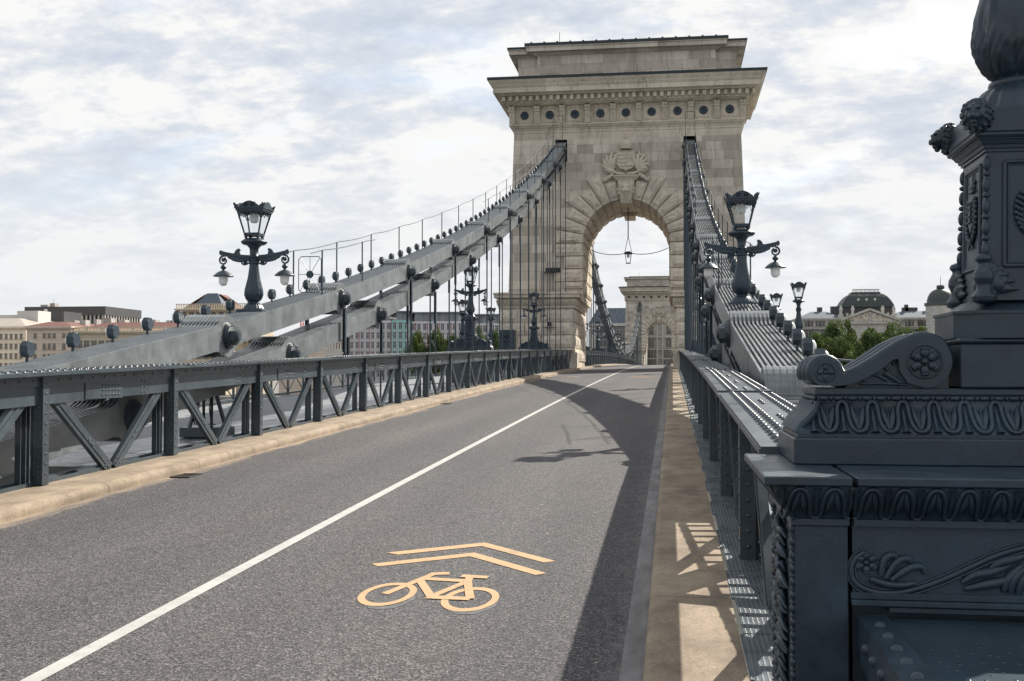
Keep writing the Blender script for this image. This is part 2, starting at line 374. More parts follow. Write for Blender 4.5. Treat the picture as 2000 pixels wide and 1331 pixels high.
def stone(name, c1, c2, bw=1.35, bh=0.62, mortar=0.006, stain=0.5, mort=(0.16, 0.14, 0.115), bump=0.4, top=None):
    m = bpy.data.materials.new(name); m.use_nodes = True; nt = m.node_tree; N = nt.nodes; L = nt.links; p = N['Principled BSDF']; p.inputs['Roughness'].default_value = 0.88; p.inputs['Specular IOR Level'].default_value = 0.3
    tc = N.new('ShaderNodeTexCoord'); br = N.new('ShaderNodeTexBrick'); L.new(tc.outputs['UV'], br.inputs['Vector'])
    br.inputs['Scale'].default_value = 1; br.inputs['Brick Width'].default_value = bw; br.inputs['Row Height'].default_value = bh; br.inputs['Mortar Size'].default_value = mortar; br.inputs['Bias'].default_value = -0.1; br.inputs['Mortar Smooth'].default_value = 0.2
    br.offset = 0.43; br.offset_frequency = 2; br.squash = 0.75; br.squash_frequency = 3
    br.inputs['Color1'].default_value = (*c1, 1); br.inputs['Color2'].default_value = (*c2, 1); br.inputs['Mortar'].default_value = (*mort, 1)
    def noise(sc, det, rough, st=(1, 1, 1), src='Object'):
        mp = N.new('ShaderNodeMapping'); mp.inputs['Scale'].default_value = st; L.new(tc.outputs[src], mp.inputs[0]); n = N.new('ShaderNodeTexNoise'); n.inputs['Scale'].default_value = sc; n.inputs['Detail'].default_value = det; n.inputs['Roughness'].default_value = rough; n.inputs['Distortion'].default_value = 0.6; L.new(mp.outputs[0], n.inputs['Vector']); return n.outputs[0]
    def ramp(v, st):
        r = N.new('ShaderNodeValToRGB'); L.new(v, r.inputs[0]); e = r.color_ramp.elements
        while len(e) < len(st): e.new(0.5)
        for i, (q, c) in enumerate(st): e[i].position = q; e[i].color = (*c, 1)
        return r.outputs[0]
    def mul(a, b, f=1.0):
        x = N.new('ShaderNodeMix'); x.data_type = 'RGBA'; x.blend_type = 'MULTIPLY'; x.inputs[0].default_value = f; L.new(a, x.inputs[6]); L.new(b, x.inputs[7]); return x.outputs[2]
    c = br.outputs['Color']
    c = mul(c, ramp(noise(0.5, 12, 0.7, (1, 1, 0.55)), [(0.3, (0.62, 0.60, 0.58)), (0.5, (1, 0.985, 0.96)), (0.7, (1.14, 1.12, 1.08))]), stain)
    c = mul(c, ramp(noise(4, 9, 0.72, (1, 1, 0.16)), [(0.32, (0.60, 0.58, 0.56)), (0.46, (1.0, 1.0, 1.0)), (0.7, (1.12, 1.12, 1.12))]), stain)
    c = mul(c, ramp(noise(30, 6, 0.7), [(0.3, (0.82, 0.82, 0.82)), (0.7, (1.15, 1.15, 1.15))]), 0.8)
    L.new(c, p.inputs['Base Color'])
    ad = N.new('ShaderNodeMath'); ad.operation = 'MULTIPLY_ADD'; L.new(noise(14, 8, 0.7), ad.inputs[0]); ad.inputs[1].default_value = 0.6
    inv = N.new('ShaderNodeMath'); inv.operation = 'MULTIPLY'; inv.inputs[1].default_value = -1.0; L.new(br.outputs['Fac'], inv.inputs[0]); L.new(inv.outputs[0], ad.inputs[2])
    b = N.new('ShaderNodeBump'); b.inputs['Strength'].default_value = bump; b.inputs['Distance'].default_value = 0.04; L.new(ad.outputs[0], b.inputs['Height']); L.new(b.outputs[0], p.inputs['Normal'])
    return m
ST_WALL = stone('tower_ashlar', (0.62, 0.565, 0.495), (0.36, 0.32, 0.275), 1.55, 0.66, stain=0.8)
ST_TRIM = stone('tower_mouldings', (0.59, 0.53, 0.45), (0.46, 0.41, 0.34), 3.1, 40, 0.004, 1.0)
ST_ROUGH = stone('tower_rustication', (0.60, 0.54, 0.465), (0.52, 0.465, 0.395), 90, 90, 0.0, 0.9, bump=0.9)
ST_CARV = mat('carved_stone', (0.50, 0.44, 0.36), 0.9, col2=(0.60, 0.54, 0.45), vscale=3, bump=0.5, bscale=20, detail=9)

def checker():
    m = mat('checker_plate', (0.10, 0.12, 0.135), 0.30, 0.0, 0.6, var=0.2, vscale=3, rvar=0.08); nt = m.node_tree; N = nt.nodes; L = nt.links
    tc = N.new('ShaderNodeTexCoord'); sx = N.new('ShaderNodeSeparateXYZ'); L.new(tc.outputs['Object'], sx.inputs[0])
    def mth(op, a, b=None):
        n = N.new('ShaderNodeMath'); n.operation = op
        for i, q in enumerate((a, b)):
            if q is None: continue
            if isinstance(q, (int, float)): n.inputs[i].default_value = q
            else: L.new(q, n.inputs[i])
        return n.outputs[0]
    s = mth('MULTIPLY', mth('SINE', mth('MULTIPLY', mth('ADD', sx.outputs[0], sx.outputs[1]), 110.0)), mth('SINE', mth('MULTIPLY', mth('SUBTRACT', sx.outputs[0], sx.outputs[1]), 110.0)))
    h = mth('MAXIMUM', mth('SUBTRACT', s, 0.25), 0.0)
    b = N.new('ShaderNodeBump'); b.inputs['Strength'].default_value = 1.0; b.inputs['Distance'].default_value = 0.006; L.new(h, b.inputs['Height']); L.new(b.outputs[0], N['Principled BSDF'].inputs['Normal'])
    return m
CHECK = checker()
def wetpaint():        # dark plate with rain drops standing on it
    m = mat('wet_plate', (0.03, 0.05, 0.068), 0.24, 0, 0.6, var=0.15, vscale=2); N = m.node_tree.nodes; L = m.node_tree.links
    tc = N.new('ShaderNodeTexCoord'); vo = N.new('ShaderNodeTexVoronoi'); vo.inputs['Scale'].default_value = 26; vo.inputs['Randomness'].default_value = 1.0; L.new(tc.outputs['Object'], vo.inputs['Vector'])
    r = N.new('ShaderNodeMapRange'); r.inputs[1].default_value = 0.05; r.inputs[2].default_value = 0.24; r.inputs[3].default_value = 1; r.inputs[4].default_value = 0; L.new(vo.outputs['Distance'], r.inputs[0])
    b = N.new('ShaderNodeBump'); b.inputs['Strength'].default_value = 1.0; b.inputs['Distance'].default_value = 0.006; L.new(r.outputs[0], b.inputs['Height']); L.new(b.outputs[0], N['Principled BSDF'].inputs['Normal'])
    return m
WET = wetpaint()
def leafmat(name, c1, c2):
    m = bpy.data.materials.new(name); m.use_nodes = True; N = m.node_tree.nodes; L = m.node_tree.links; p = N['Principled BSDF']; p.inputs['Roughness'].default_value = 0.65
    tc = N.new('ShaderNodeTexCoord'); n = N.new('ShaderNodeTexNoise'); n.inputs['Scale'].default_value = 0.7; n.inputs['Detail'].default_value = 6; L.new(tc.outputs['Object'], n.inputs['Vector'])
    r = N.new('ShaderNodeValToRGB'); r.color_ramp.elements[0].position = 0.35; r.color_ramp.elements[1].position = 0.65; r.color_ramp.elements[0].color = (*c1, 1); r.color_ramp.elements[1].color = (*c2, 1)
    L.new(n.outputs[0], r.inputs[0]); L.new(r.outputs[0], p.inputs['Base Color'])
    t = N.new('ShaderNodeBsdfTranslucent'); L.new(r.outputs[0], t.inputs[0]); mx = N.new('ShaderNodeMixShader'); mx.inputs[0].default_value = 0.35
    L.new(p.outputs[0], mx.inputs[1]); L.new(t.outputs[0], mx.inputs[2]); L.new(mx.outputs[0], N['Material Output'].inputs[0]); return m
LEAF = leafmat('plane_tree_leaves', (0.032, 0.060, 0.012), (0.085, 0.125, 0.026))
BARK = mat('bark', (0.12, 0.09, 0.06), 0.9, var=0.3)
WATER = mat('river_water', (0.10, 0.115, 0.11), 0.12, 0, 0.6, var=0.2, vscale=0.02, bump=0.6, bscale=0.7, stretch=(1, 0.5, 1), bdist=0.25)
GROUND = mat('embankment_ground', (0.17, 0.16, 0.15), 0.9, var=0.2, vscale=0.05)
QUAY = stone('quay_stone', (0.28, 0.27, 0.25), (0.2, 0.19, 0.18), 2, 0.8)

# ================================================================== the setting
YE = 300.0
mb = MB(); mb.add([(-6000, -3000, -12), (6000, -3000, -12), (6000, 318, -12), (-6000, 318, -12)], [(0, 1, 2, 3)])
tagp(mb.build('river', WATER), kind='structure')
mb = MB(); mb.add([(-9000, 310, -5.2), (9000, 310, -5.2), (9000, 8500, -5.2), (-9000, 8500, -5.2)], [(0, 1, 2, 3)])
tagp(mb.build('ground', GROUND), kind='structure')
mb = MB(); mb.box(-900, 900, 306, 309.9, -14, -5.0)
tagp(mb.build('quay_wall', QUAY, uv=True), 'long grey stone quay wall along the far river bank', 'wall')

ys = frange(-8, 100, 2) + frange(104, 420, 4)
mb = MB(); mb.sweep([(-3.2, 0), (3.07, 0), (3.07, -0.5), (-3.2, -0.5)], ys)
road = tagp(mb.build('road', ASPH), kind='structure')
mb = MB(); mb.sweep([(3.07, 0.004), (3.199, 0.008), (3.199, -0.3), (3.07, -0.3)], ys)
tagp(mb.build('gutter', mat('gutter_concrete', (0.17, 0.165, 0.165), 0.85, var=0.35, vscale=5, bump=0.4, bscale=120, stretch=(1, 0.3, 1), detail=10)), kind='structure')
def kerb(s, xa, xb, y0, y1, r=0.085):
    w = xb - xa; pr = [(xa, -0.4), (xa, 0.035)]
    for i in range(7): a = PI - i * PI / 12; pr.append((xa + r + r * math.cos(a), 0.13 - r + r * math.sin(a)))
    pr += [(xb, 0.135), (xb, -0.4)]
    pr = [(s * x, z) for x, z in pr]
    m_ = MB(); seg = 2.56; y = y0
    while y < y1:
        e = min(y + seg, y1); m_.sweep(pr, frange(y + 0.004, e - 0.004, 1.3), smooth=False, caps=True); y = e
    return m_
tagp(kerb(-1, 3.2, 3.9, -8, 290).build('kerb', SAND), kind='structure')
tagp(kerb(1, 3.20, 3.72, -8, 290, 0.05).build('kerb', SAND), kind='structure')
# painted lines
Z1 = 0.004
mb = MB(); mb.sweep([(-0.055, Z1), (0.055, Z1)], ys, closed=False); mb.build('centre_line', WHITE, road, fixn=False)
def flat(name, polys, m, z=Z1, oy=0, ox=0, sx=1):
    b = MB()
    for p in polys:
        vs = [(ox + sx * x, oy + y, zr(oy + y) + z) for x, y in p]; b.add(vs, [tuple(range(len(vs)))])
    o = b.build(name, m, road, fixn=False)
    for p in o.data.polygons:
        if p.normal.z < 0: p.flip()
    o.data.update(); return o
def chevrons(oy=0, ox=0):
    flat('chevron_marking', [[(0.97, 9.27), (1.715, 9.83), (1.715, 9.66), (1.09, 9.19)], [(1.715, 9.83), (2.42, 9.08), (2.33, 9.01), (1.715, 9.66)]], YELLOW, oy=oy, ox=ox)
    flat('chevron_marking', [[(0.97, 8.79), (1.705, 9.36), (1.70, 9.19), (1.05, 8.70)], [(1.705, 9.36), (2.40, 8.60), (2.32, 8.53), (1.70, 9.19)]], YELLOW, oy=oy, ox=ox)
def strip(pts, w):
    out = []
    for a, b in zip(pts, pts[1:]):
        dx, dy = b[0] - a[0], b[1] - a[1]; l = math.hypot(dx, dy) or 1; nx, ny = -dy / l, dx / l
        # strokes are stretched along the road like the whole symbol
        out.append([(a[0] + nx * w[0], a[1] + ny * w[1]), (b[0] + nx * w[0], b[1] + ny * w[1]), (b[0] - nx * w[0], b[1] - ny * w[1]), (a[0] - nx * w[0], a[1] - ny * w[1])])
    return out
def bicycle(oy=0, ox=0):
    n = 40
    for k_, (cx, cy) in enumerate(((1.365, 7.775), (1.97, 7.695))):
        b = MB(); rx, ry = 0.195, 0.365; ix, iy = 0.145, 0.275; vs = []
        for i in range(n): t = 2 * PI * i / n; vs += [(ox + cx + rx * math.cos(t), oy + cy + ry * math.sin(t)), (ox + cx + ix * math.cos(t), oy + cy + iy * math.sin(t))]
        b.add([(x, y, zr(y) + Z1) for x, y in vs], [(2 * i, (2 * i + 2) % (2 * n), (2 * i + 3) % (2 * n), 2 * i + 1) for i in range(n)])
        b.build('wheel_marking', YELLOW, road, fixn=False)
    P = []
    w = (0.03, 0.048)
    for pts in ([(1.345, 7.77), (1.545, 8.47)], [(1.525, 8.47), (1.66, 8.51)], [(1.48, 8.27), (1.69, 7.72)], [(1.50, 8.30), (1.86, 8.25)],
                [(1.69, 7.73), (1.86, 8.27)], [(1.66, 7.71), (1.97, 7.69)], [(1.97, 7.69), (1.845, 8.27)], [(1.77, 8.42), (1.98, 8.39)], [(1.85, 8.23), (1.845, 8.40)]):
        P += strip(pts, w)
    for i, q in enumerate(P): P[i] = q
    b = MB()
    for i, q in enumerate(P): b.add([(ox + x, oy + y, zr(oy + y) + Z1 + 0.0004 * (i + 1)) for x, y in q], [(0, 1, 2, 3)])
    b.build('bicycle_marking', YELLOW, road, fixn=False)
def ghost():
    GH = mat('faded_marking_paint', (0.06, 0.059, 0.062), 0.85, col2=(0.14, 0.137, 0.142), vscale=22, detail=8, bump=0.4, bscale=200, bdist=0.003)
    for (cx, cy, a0, a1) in ((1.40, 7.69, -130, 15), (1.995, 7.63, -150, 10)):
        b = MB(); n = 30; rg = random.Random(2); vs = []
        for i in range(n + 1): t = R(a0 + (a1 - a0) * i / n); e = math.sin(PI * i / n); w = 0.008 + 0.026 * e + rg.uniform(-0.006, 0.006); vs += [(cx + (0.165 + w) * math.cos(t), cy + (0.31 + w * 1.7) * math.sin(t)), (cx + (0.165 - w * 0.6) * math.cos(t), cy + (0.31 - w) * math.sin(t))]
        b.add([(x, y, zr(y) + 0.002) for x, y in vs], [(2 * i, 2 * i + 2, 2 * i + 3, 2 * i + 1) for i in range(n)]); b.build('faded_marking', GH, road)
ghost()
bicycle(); chevrons()
DRN = mat('drain_iron', (0.05, 0.045, 0.04), 0.6, 0.4, var=0.3)
for k_, (xd, yd) in enumerate(((-3.02, 31.5), (-3.02, 14.2), (-3.02, 58.0))):
    g = thing('drain_grate', ('small iron drain grate in the left gutter, farther one', 'small iron drain grate in the left gutter nearest the camera', 'small iron drain grate in the left gutter just before the tower')[k_], 'drain grate', (xd, yd, zr(yd)), 0, 'drain grates along the kerb')
    b = MB(); b.box(xd - 0.13, xd + 0.13, yd - 0.22, yd - 0.19, zr(yd) - 0.02, zr(yd) + 0.012); b.box(xd - 0.13, xd + 0.13, yd + 0.19, yd + 0.22, zr(yd) - 0.02, zr(yd) + 0.018); b.box(xd - 0.13, xd - 0.105, yd - 0.189, yd + 0.189, zr(yd) - 0.02, zr(yd) + 0.014); b.box(xd + 0.105, xd + 0.13, yd - 0.189, yd + 0.189, zr(yd) - 0.02, zr(yd) + 0.014); b.build('frame', DRN, g)
    b = MB()
    for i in range(6): b.box(xd - 0.104, xd + 0.104, yd - 0.17 + 0.062 * i, yd - 0.145 + 0.062 * i, zr(yd) - 0.02, zr(yd) + 0.010)
    b.build('bars', DRN, g)
TAR = mat('tar_joint', (0.02, 0.02, 0.022), 0.5)
rj = random.Random(3)
for (xa, xb, yj) in ((2.45, 3.2, 16.55), (2.7, 3.2, 33.4), (-3.2, 3.2, 79.2), (2.6, 3.2, 50.2)):
    n = 14; top = [(xa + (xb - xa) * i / n, yj + rj.uniform(-0.02, 0.02)) for i in range(n + 1)]; low = [(x, y - rj.uniform(0.008, 0.04)) for x, y in reversed(top)]
    pts = top + low; b = MB()
    for i in range(n): q = [top[i], top[i + 1], low[n - i - 1], low[n - i]]; b.add([(x, y, zr(y) + 0.011) for x, y in q], [(3, 2, 1, 0)])
    b.build('tar_joint', TAR, road)
for oy, ox in ((50.5, 0.1), (51.5, -3.6)): bicycle(oy, ox)
chevrons(50.5, 0.1)

# deck plates and footways either side
def plates(s, x0, x1, y0, y1, step, m, name, zt=0.14, th=0.008):
    b = MB(); y = y0; k = 0
    while y < y1:
        e = min(y + step, y1); xo = x0 + (0.018 if k % 2 else 0.0)
        zt_ = zt + (0.003 if k % 2 else 0)
        b.sweep([(s * xo, zt_), (s * x1, zt_), (s * x1, zt_ - th), (s * xo, zt_ - th)], frange(y + 0.003, e - 0.003, 2.0))
        for yy in (y + 0.08, e - 0.08):
            if y < 45: b.rivet((s * (xo + 0.03), yy, zr(yy) + zt_), (0, 0, 1), 0.008)
        y = e; k += 1
    return b
for s in (1, -1):
    x0 = 3.725 if s > 0 else 3.90
    tagp(plates(s, x0, 4.26, -3, 78, 0.86, CHECK, '').build('deck_plates', CHECK), kind='structure')
    tagp(plates(s, 4.262, 5.6, 14.0 if s < 0 else 21.5, 78, 1.72, CHECK, '', 0.131).build('deck_plates', CHECK), kind='structure')
    b = MB(); b.sweep([(s * 5.62, 0.1), (s * 8.7, 0.1), (s * 8.7, -0.25), (s * 5.62, -0.25)], frange(-8, 290, 4))
    tagp(b.build('footway', CONC), kind='structure')
    b = MB(); b.sweep([(s * 3.9, 0.12), (s * 5.5, 0.12), (s * 5.5, -0.1), (s * 3.9, -0.1)], frange(93, 285, 4))
    tagp(b.build('deck', CONC), kind='structure')

# ================================================================== stiffening girders
PY = [1.8 + 3.43 * k for k in range(-1, 24)]      # posts
def girder(s, y0, y1, label, posts, detail=True, zr=zr):
    g = thing('truss_girder', label, 'girder', (s * 3.98, y0, zr(y0)), 0, 'riveted stiffening girders beside the road')
    YS = frange(y0, y1, 1.2 if detail else 4)
    _zr = zr
    class MBG(MB):
        def sweep(self, *a, **k): k.setdefault('zf', _zr); return MB.sweep(self, *a, **k)
    b = MBG()
    b.sweep([(s * 3.66, 1.425), (s * 4.13, 1.425), (s * 4.13, 1.40), (s * 3.66, 1.40)], YS)
    if detail:
        # cover plates a little proud, with rivet rows
        cov = [(y0, 9.5), (9.9, 15.4), (15.9, 23), (23.5, 31), (31.5, 42), (42.5, 56), (56.5, 78)]
        for k, (a, e) in enumerate(cov):
            a = max(a, y0); e = min(e, y1)
            if e <= a: continue
            t = 0.012 + 0.006 * (k % 2)
            b.sweep([(s * 3.668, 1.425 + t), (s * 4.122, 1.425 + t), (s * 4.122, 1.4255), (s * 3.668, 1.4255)], frange(a, e, 1.2))
            st = 0.165; y = a + 0.06; j = 0
            while y < e:
                n = 7 if y < 25 else 5
                for xx, ph in ((3.765, 0), (3.83, 1), (4.01, 0), (4.075, 1)):
                    yy = y + (st / 2 if ph else 0)
                    if yy < e - 0.02: b.rivet((s * xx, yy, zr(yy) + 1.425 + t), (0, 0, 1), 0.024, n + 1)
                if j % 9 in (0, 1, 2):
                    for xx in (3.915,): b.rivet((s * xx, y, zr(y) + 1.425 + t), (0, 0, 1), 0.018, n)
                y += st if y < 45 else st * 1.6; j += 1
    b.build('top_flange', GIRD, g)
    b = MBG()
    cb = 1.06 if s < 0 else 1.19
    b.sweep([(s * 3.83, 1.40), (s * 3.852, 1.40), (s * 3.852, cb), (s * 3.83, cb)], YS)
    b.sweep([(s * 4.08, 1.40), (s * 4.10, 1.40), (s * 4.10, 1.30), (s * 4.08, 1.30)], YS)
    b.sweep([(s * 3.812, 1.40), (s * 3.829, 1.40), (s * 3.829, 1.275), (s * 3.812, 1.275)], YS)       # angle under the flange
    b.sweep([(s * 3.74, 1.398), (s * 3.83, 1.398), (s * 3.83, 1.384), (s * 3.74, 1.384)], YS)
    if detail:
        y = y0 + 0.1
        while y < min(y1, 60):
            b.rivet((s * 3.812, y, zr(y) + 1.34), (-s, 0, 0), 0.0165, 6 if y > 20 else 7); 
            y += 0.27
        for k, yp in enumerate(posts):
            if yp > 60: break
            # splice plates with rivet fields
            if s > 0: continue
            if k % 2 == 0:
                ya = yp + 0.95; b.box(s * 3.818, s * 3.8295, ya, ya + 0.95, zr(ya) + 1.075, zr(ya) + 1.272)
                for i in range(6):
                    for j in range(3): b.rivet((s * 3.818, ya + 0.42 + i * 0.085, zr(ya) + 1.11 + j * 0.06 + 0.012), (-s, 0, 0), 0.015)
            ya = yp + 2.45
            for i in range(2):
                for j in range(3): b.rivet((s * 3.83, ya + i * 0.09, zr(ya) + 1.10 + j * 0.07), (-s, 0, 0), 0.015)
    b.build('top_chord', GIRD, g)
    b = MBG()
    b.sweep([(s * 3.88, 0.18), (s * 3.90, 0.18), (s * 3.90, 0.0), (s * 3.88, 0.0)], YS)
    b.sweep([(s * 4.08, 0.18), (s * 4.10, 0.18), (s * 4.10, 0.0), (s * 4.08, 0.0)], YS)
    b.build('bottom_chord', GIRD, g)
    nstuff = MBG(); cnt = 0
    for k, yp in enumerate(posts):
        if yp < y0 or yp > y1: continue
        b = MBG(); z0 = zr(yp) + 0.14; z1 = zr(yp) + 1.40
        for dy in (-0.07, 0.05):
            b.box(s * 3.775, s * 3.89, yp + dy, yp + dy + 0.014, z0, z1)                # legs of the angles that face along the road
        b.box(s * 3.775, s * 3.79, yp - 0.055, yp + 0.049, z0, z1 - 0.01)
        b.box(s * 3.80, s * 3.96, yp - 0.012, yp + 0.006, z0, z1); b.box(s * 4.02, s * 4.09, yp - 0.012, yp + 0.006, z0, z1)
        for dy in (-0.10, 0.08): b.box(s * 4.03, s * 4.10, yp + dy, yp + dy + 0.014, z0, z1 - 0.02)
        if detail and yp < 45:
            z = z0 + 0.09
            while z < z1 - 0.05:
                b.rivet((s * 3.835, yp - 0.07, z), (0, -1, 0), 0.017, 7); b.rivet((s * 3.775, yp - 0.003, z + 0.04), (-s, 0, 0), 0.014, 6)
                if yp < 25: b.rivet((s * 3.92, yp - 0.012, z), (0, -1, 0), 0.012, 5)
                z += 0.115
        b.build('post', GIRD, g)
        if yp + 3.43 > y1 + 0.5: continue
        ym = yp + 1.715
        for (ya, yb) in ((yp + 0.17, ym - 0.06), (yp + 3.43 - 0.17, ym + 0.06)):
            p = Vector((s * 3.862, ya, zr(ya) + 1.24)); q = Vector((s * 3.862, yb, zr(yb) + 0.15)); d = (q - p).normalized()
            b = MBG() if detail else nstuff
            n_ = Vector((-s, 0, 0)); sd_ = d.cross(n_)
            b.bar(p, q, 0.155, 0.014, n_)
            for e in (-1, 1): b.bar(p + sd_ * e * 0.070 + n_ * (-0.03), q + sd_ * e * 0.070 + n_ * (-0.03), 0.014, 0.05, n_)
            b.bar(p + sd_ * 0.0 + n_ * 0.01, q + n_ * 0.01, 0.045, 0.012, n_)
            if detail and yp < 45:
                for i in range(4):
                    for e in (-1, 1): b.rivet(p + d * (0.05 + i * 0.075) + sd_ * e * 0.043 + n_ * 0.008, n_, 0.013)
                for t in (0.62, 0.68): b.rivet(p + (q - p) * t + n_ * 0.018, n_, 0.013)
                for i in range(2):
                    for e in (-1, 1): b.rivet(q - d * (0.05 + i * 0.075) + sd_ * e * 0.043 + n_ * 0.008, n_, 0.013)
            if detail: b.build('diagonal', GIRD, g)
    if not detail: tagp(nstuff.build('diagonals', GIRD, g), kind='stuff')
    return g
girder(-1, -2, 80.4, 'blue grey riveted truss girder along the left edge of the road', PY)
def zright(y): return zr(y) - 0.075 - 0.05 * max(0.0, min(1.0, (15 - y) / 10))
gr_ = girder(1, 5.121, 80.4, 'blue grey riveted truss girder along the right edge of the road', [y for y in PY if y > 5], zr=zright)
gr_.location.x += 0.075
PY2 = [93.5 + 3.43 * k for k in range(0, 55)]
girder(-1, 91.2, 283, 'left truss girder of the middle span, curving away beyond the near tower', PY2, False)
girder(1, 91.2, 283, 'right truss girder of the middle span, mostly hidden behind the near tower', PY2, False)

# lower chord railing along the outer edge of the footways
def outer_rail(s, y0, y1, label):
    g = thing('footway_railing', label, 'railing', (s * 8.75, y0, zr(y0)), 0, 'outer railings of the footways')
    b = MB(); YS = frange(y0, y1, 4)
    b.sweep([(s * 8.7, 1.18), (s * 8.8, 1.18), (s * 8.8, 1.12), (s * 8.7, 1.12)], YS); b.build('top_rail', GIRD, g)
    b = MB(); b.sweep([(s * 8.7, 0.2), (s * 8.8, 0.2), (s * 8.8, 0.14), (s * 8.7, 0.14)], YS)
    y = y0
    while y < y1 - 1.5:
        for (a, e) in ((y, y + 1.5), (y + 1.5, y)): b.bar((s * 8.75, a, zr(a) + 0.2), (s * 8.75, e, zr(e) + 1.12), 0.02, 0.03)
        b.bar((s * 8.75, y, zr(y) + 0.1), (s * 8.75, y, zr(y) + 1.15), 0.06, 0.06)
        y += 1.5
    b.build('lattice', GIRD, g)
outer_rail(-1, -6, 80, 'latticed outer railing of the left footway'); outer_rail(1, -6, 80, 'latticed outer railing of the right footway')

# ================================================================== chains
def Uz(y): return 0.00160251 * y * y + 0.09035422 * y + 0.1893654
def Lz(y): return 0.00168707 * y * y + 0.08349108 * y - 0.47310278
UY = [-1.6, 5.2, 11.95, 18.67, 25.45, 32.2, 39.01, 45.84, 52.62, 59.56, 66.5, 73.5, 80.5, 87]
LY = [-5.2, 1.6, 8.4, 15.18, 21.9, 28.84, 35.6, 42.44, 49.21, 56.1, 63.03, 69.9, 76.8, 84]
def plate_outline(Ln, Re=0.37, hb=0.21):
    top = []
    e0 = [(Re * math.cos(a), Re * math.sin(a)) for a in [R(180 - 14 * i) for i in range(0, 9)]]     # 180 -> 68 deg
    x_, z_ = e0[-1]
    fil = [(x_ + 0.10, z_ - 0.035), (x_ + 0.18, (z_ + hb) / 2 + 0.02), (x_ + 0.27, hb + 0.03), (x_ + 0.40, hb)]
    top = e0 + fil
    up = top + [(Ln - x, z) for x, z in reversed(top)]
    return up + [(x, -z) for x, z in reversed(up[1:-1])]
def pin_mesh(b, y, z, s, xin, xout, big=True):
    for (xa, sg) in ((xin, -1), (xout, 1)):
        # sg -1: towards the road, +1: away from it, measured in |x|
        def disc(x0, x1, r, n=20, ph=0.0):
            pts = [(y + r * math.cos(2 * PI * k / n + ph), z + r * math.sin(2 * PI * k / n + ph)) for k in range(n)]
            b.prism(pts, s * (xa + sg * x0), s * (xa + sg * x1), 'x')
        if big:
            disc(0.0, 0.022, 0.24, 28); disc(0.022, 0.05, 0.225, 28); disc(0.05, 0.07, 0.2, 24)
        else: disc(0, 0.05, 0.235, 14)
        disc(0.07, 0.16, 0.158, 6, PI / 6)
        prev = None; n = 16
        for (x0, x1, r) in ((0.16, 0.175, 0.128), (0.175, 0.195, 0.105), (0.195, 0.208, 0.07)): disc(x0, x1, r, n)
XI, XO = 4.28, 5.03
def chain(s, Y, zf, label, upper, n_pl=11, skipto=None, grat=False, hang=True, y_h0=0, near=True):
    g = thing('suspension_chain', label, 'chain', (s * 4.65, Y[0], zf(Y[0])), 0, 'eye bar chains carrying the bridge')
    t = 0.032; pitch = (XO - XI - t) / (n_pl - 0.0)
    for i in range(len(Y) - 1):
        a = Vector((Y[i], zf(Y[i]))); e = Vector((Y[i + 1], zf(Y[i + 1]))); d = e - a; Ln = d.length; d.normalize(); nn = Vector((-d.y, d.x))
        ol = plate_outline(Ln); b = MB()
        rng = range(n_pl)
        for k in rng:
            x1 = XI + k * pitch + (0 if True else 0); x0 = x1 + pitch / 2          # far end lies outside, near end one half step inwards
            vs = []
            for dx in (0, t):
                for (u, v) in ol:
                    w = u / Ln; w = min(1, max(0, w)); x = x0 * (1 - w) + x1 * w + dx; p = a + d * u + nn * v
                    vs.append((s * x, p.x, p.y))
            n = len(ol); fs = [tuple(reversed(range(n))), tuple(range(n, 2 * n))] + [(q, (q + 1) % n, n + (q + 1) % n, n + q) for q in range(n)]
            b.add(vs, fs)
        b.build('link', PAINT, g)
        if grat:
            b = MB(); u = 0.75
            while u < Ln - 0.5:
                p = a + d * u + nn * 0.205; b.bar((s * (XI + 0.03), p.x, p.y), (s * (XO - 0.02), p.x + 0.0, p.y), 0.034, 0.012); u += 0.062 if a.x < 45 else 0.12
            b.build('grating', GRAT, g)
        if not upper and a.x > 8:          # spacer strut between the two chains
            p = a + d * (Ln * 0.5)
    for i in range(1, len(Y)):
        if Y[i] > 82: continue
        b = MB(); pin_mesh(b, Y[i], zf(Y[i]), s, XI - 0.005, XO + 0.03, near); b.build('pin', GIRD, g)
        if hang and Y[i] > y_h0:
            zp = zf(Y[i]); zb = zr(Y[i]) + 1.43
            if zp - zb < 0.5: continue
            b = MB(); y = Y[i]
            for xx in (4.20, 5.11):
                ztop = zp + 0.0; zl = max(zb, zp - 1.25)
                # strap that hangs from the pin, then a round rod
                b.box(s * (xx + 0.028), s * (xx + 0.045), y - 0.06, y + 0.06, zl, zp - 0.12)
                b.box(s * (xx - 0.02), s * (xx - 0.003), y - 0.06, y + 0.06, zl, zp - 0.22)
                if Y[i] < 50:
                    for q in range(3): b.rivet((s * (xx - 0.02), y, zp - 0.42 - 0.12 * q), (-s, 0, 0), 0.012)
                b.tube([(s * (xx + 0.01), y, zb if xx < 4.5 else zr(y) + 0.1), (s * (xx + 0.01), y, zp - 0.25)], 0.027, 8)
                b.box(s * (xx - 0.04), s * (xx + 0.06), y - 0.05, y + 0.05, zb, zb + 0.05) if xx < 4.5 else None
            b.build('hanger', CAST, g)
    return g
chain(-1, UY, Uz, 'upper left chain of flat eye bars climbing to the near tower', True, grat=True)
chain(-1, LY, Lz, 'lower left chain of flat eye bars climbing to the near tower', False)
cr_ = chain(1, UY[2:], Uz, 'upper right chain of flat eye bars climbing to the near tower', True)
b = MB(); n = 28
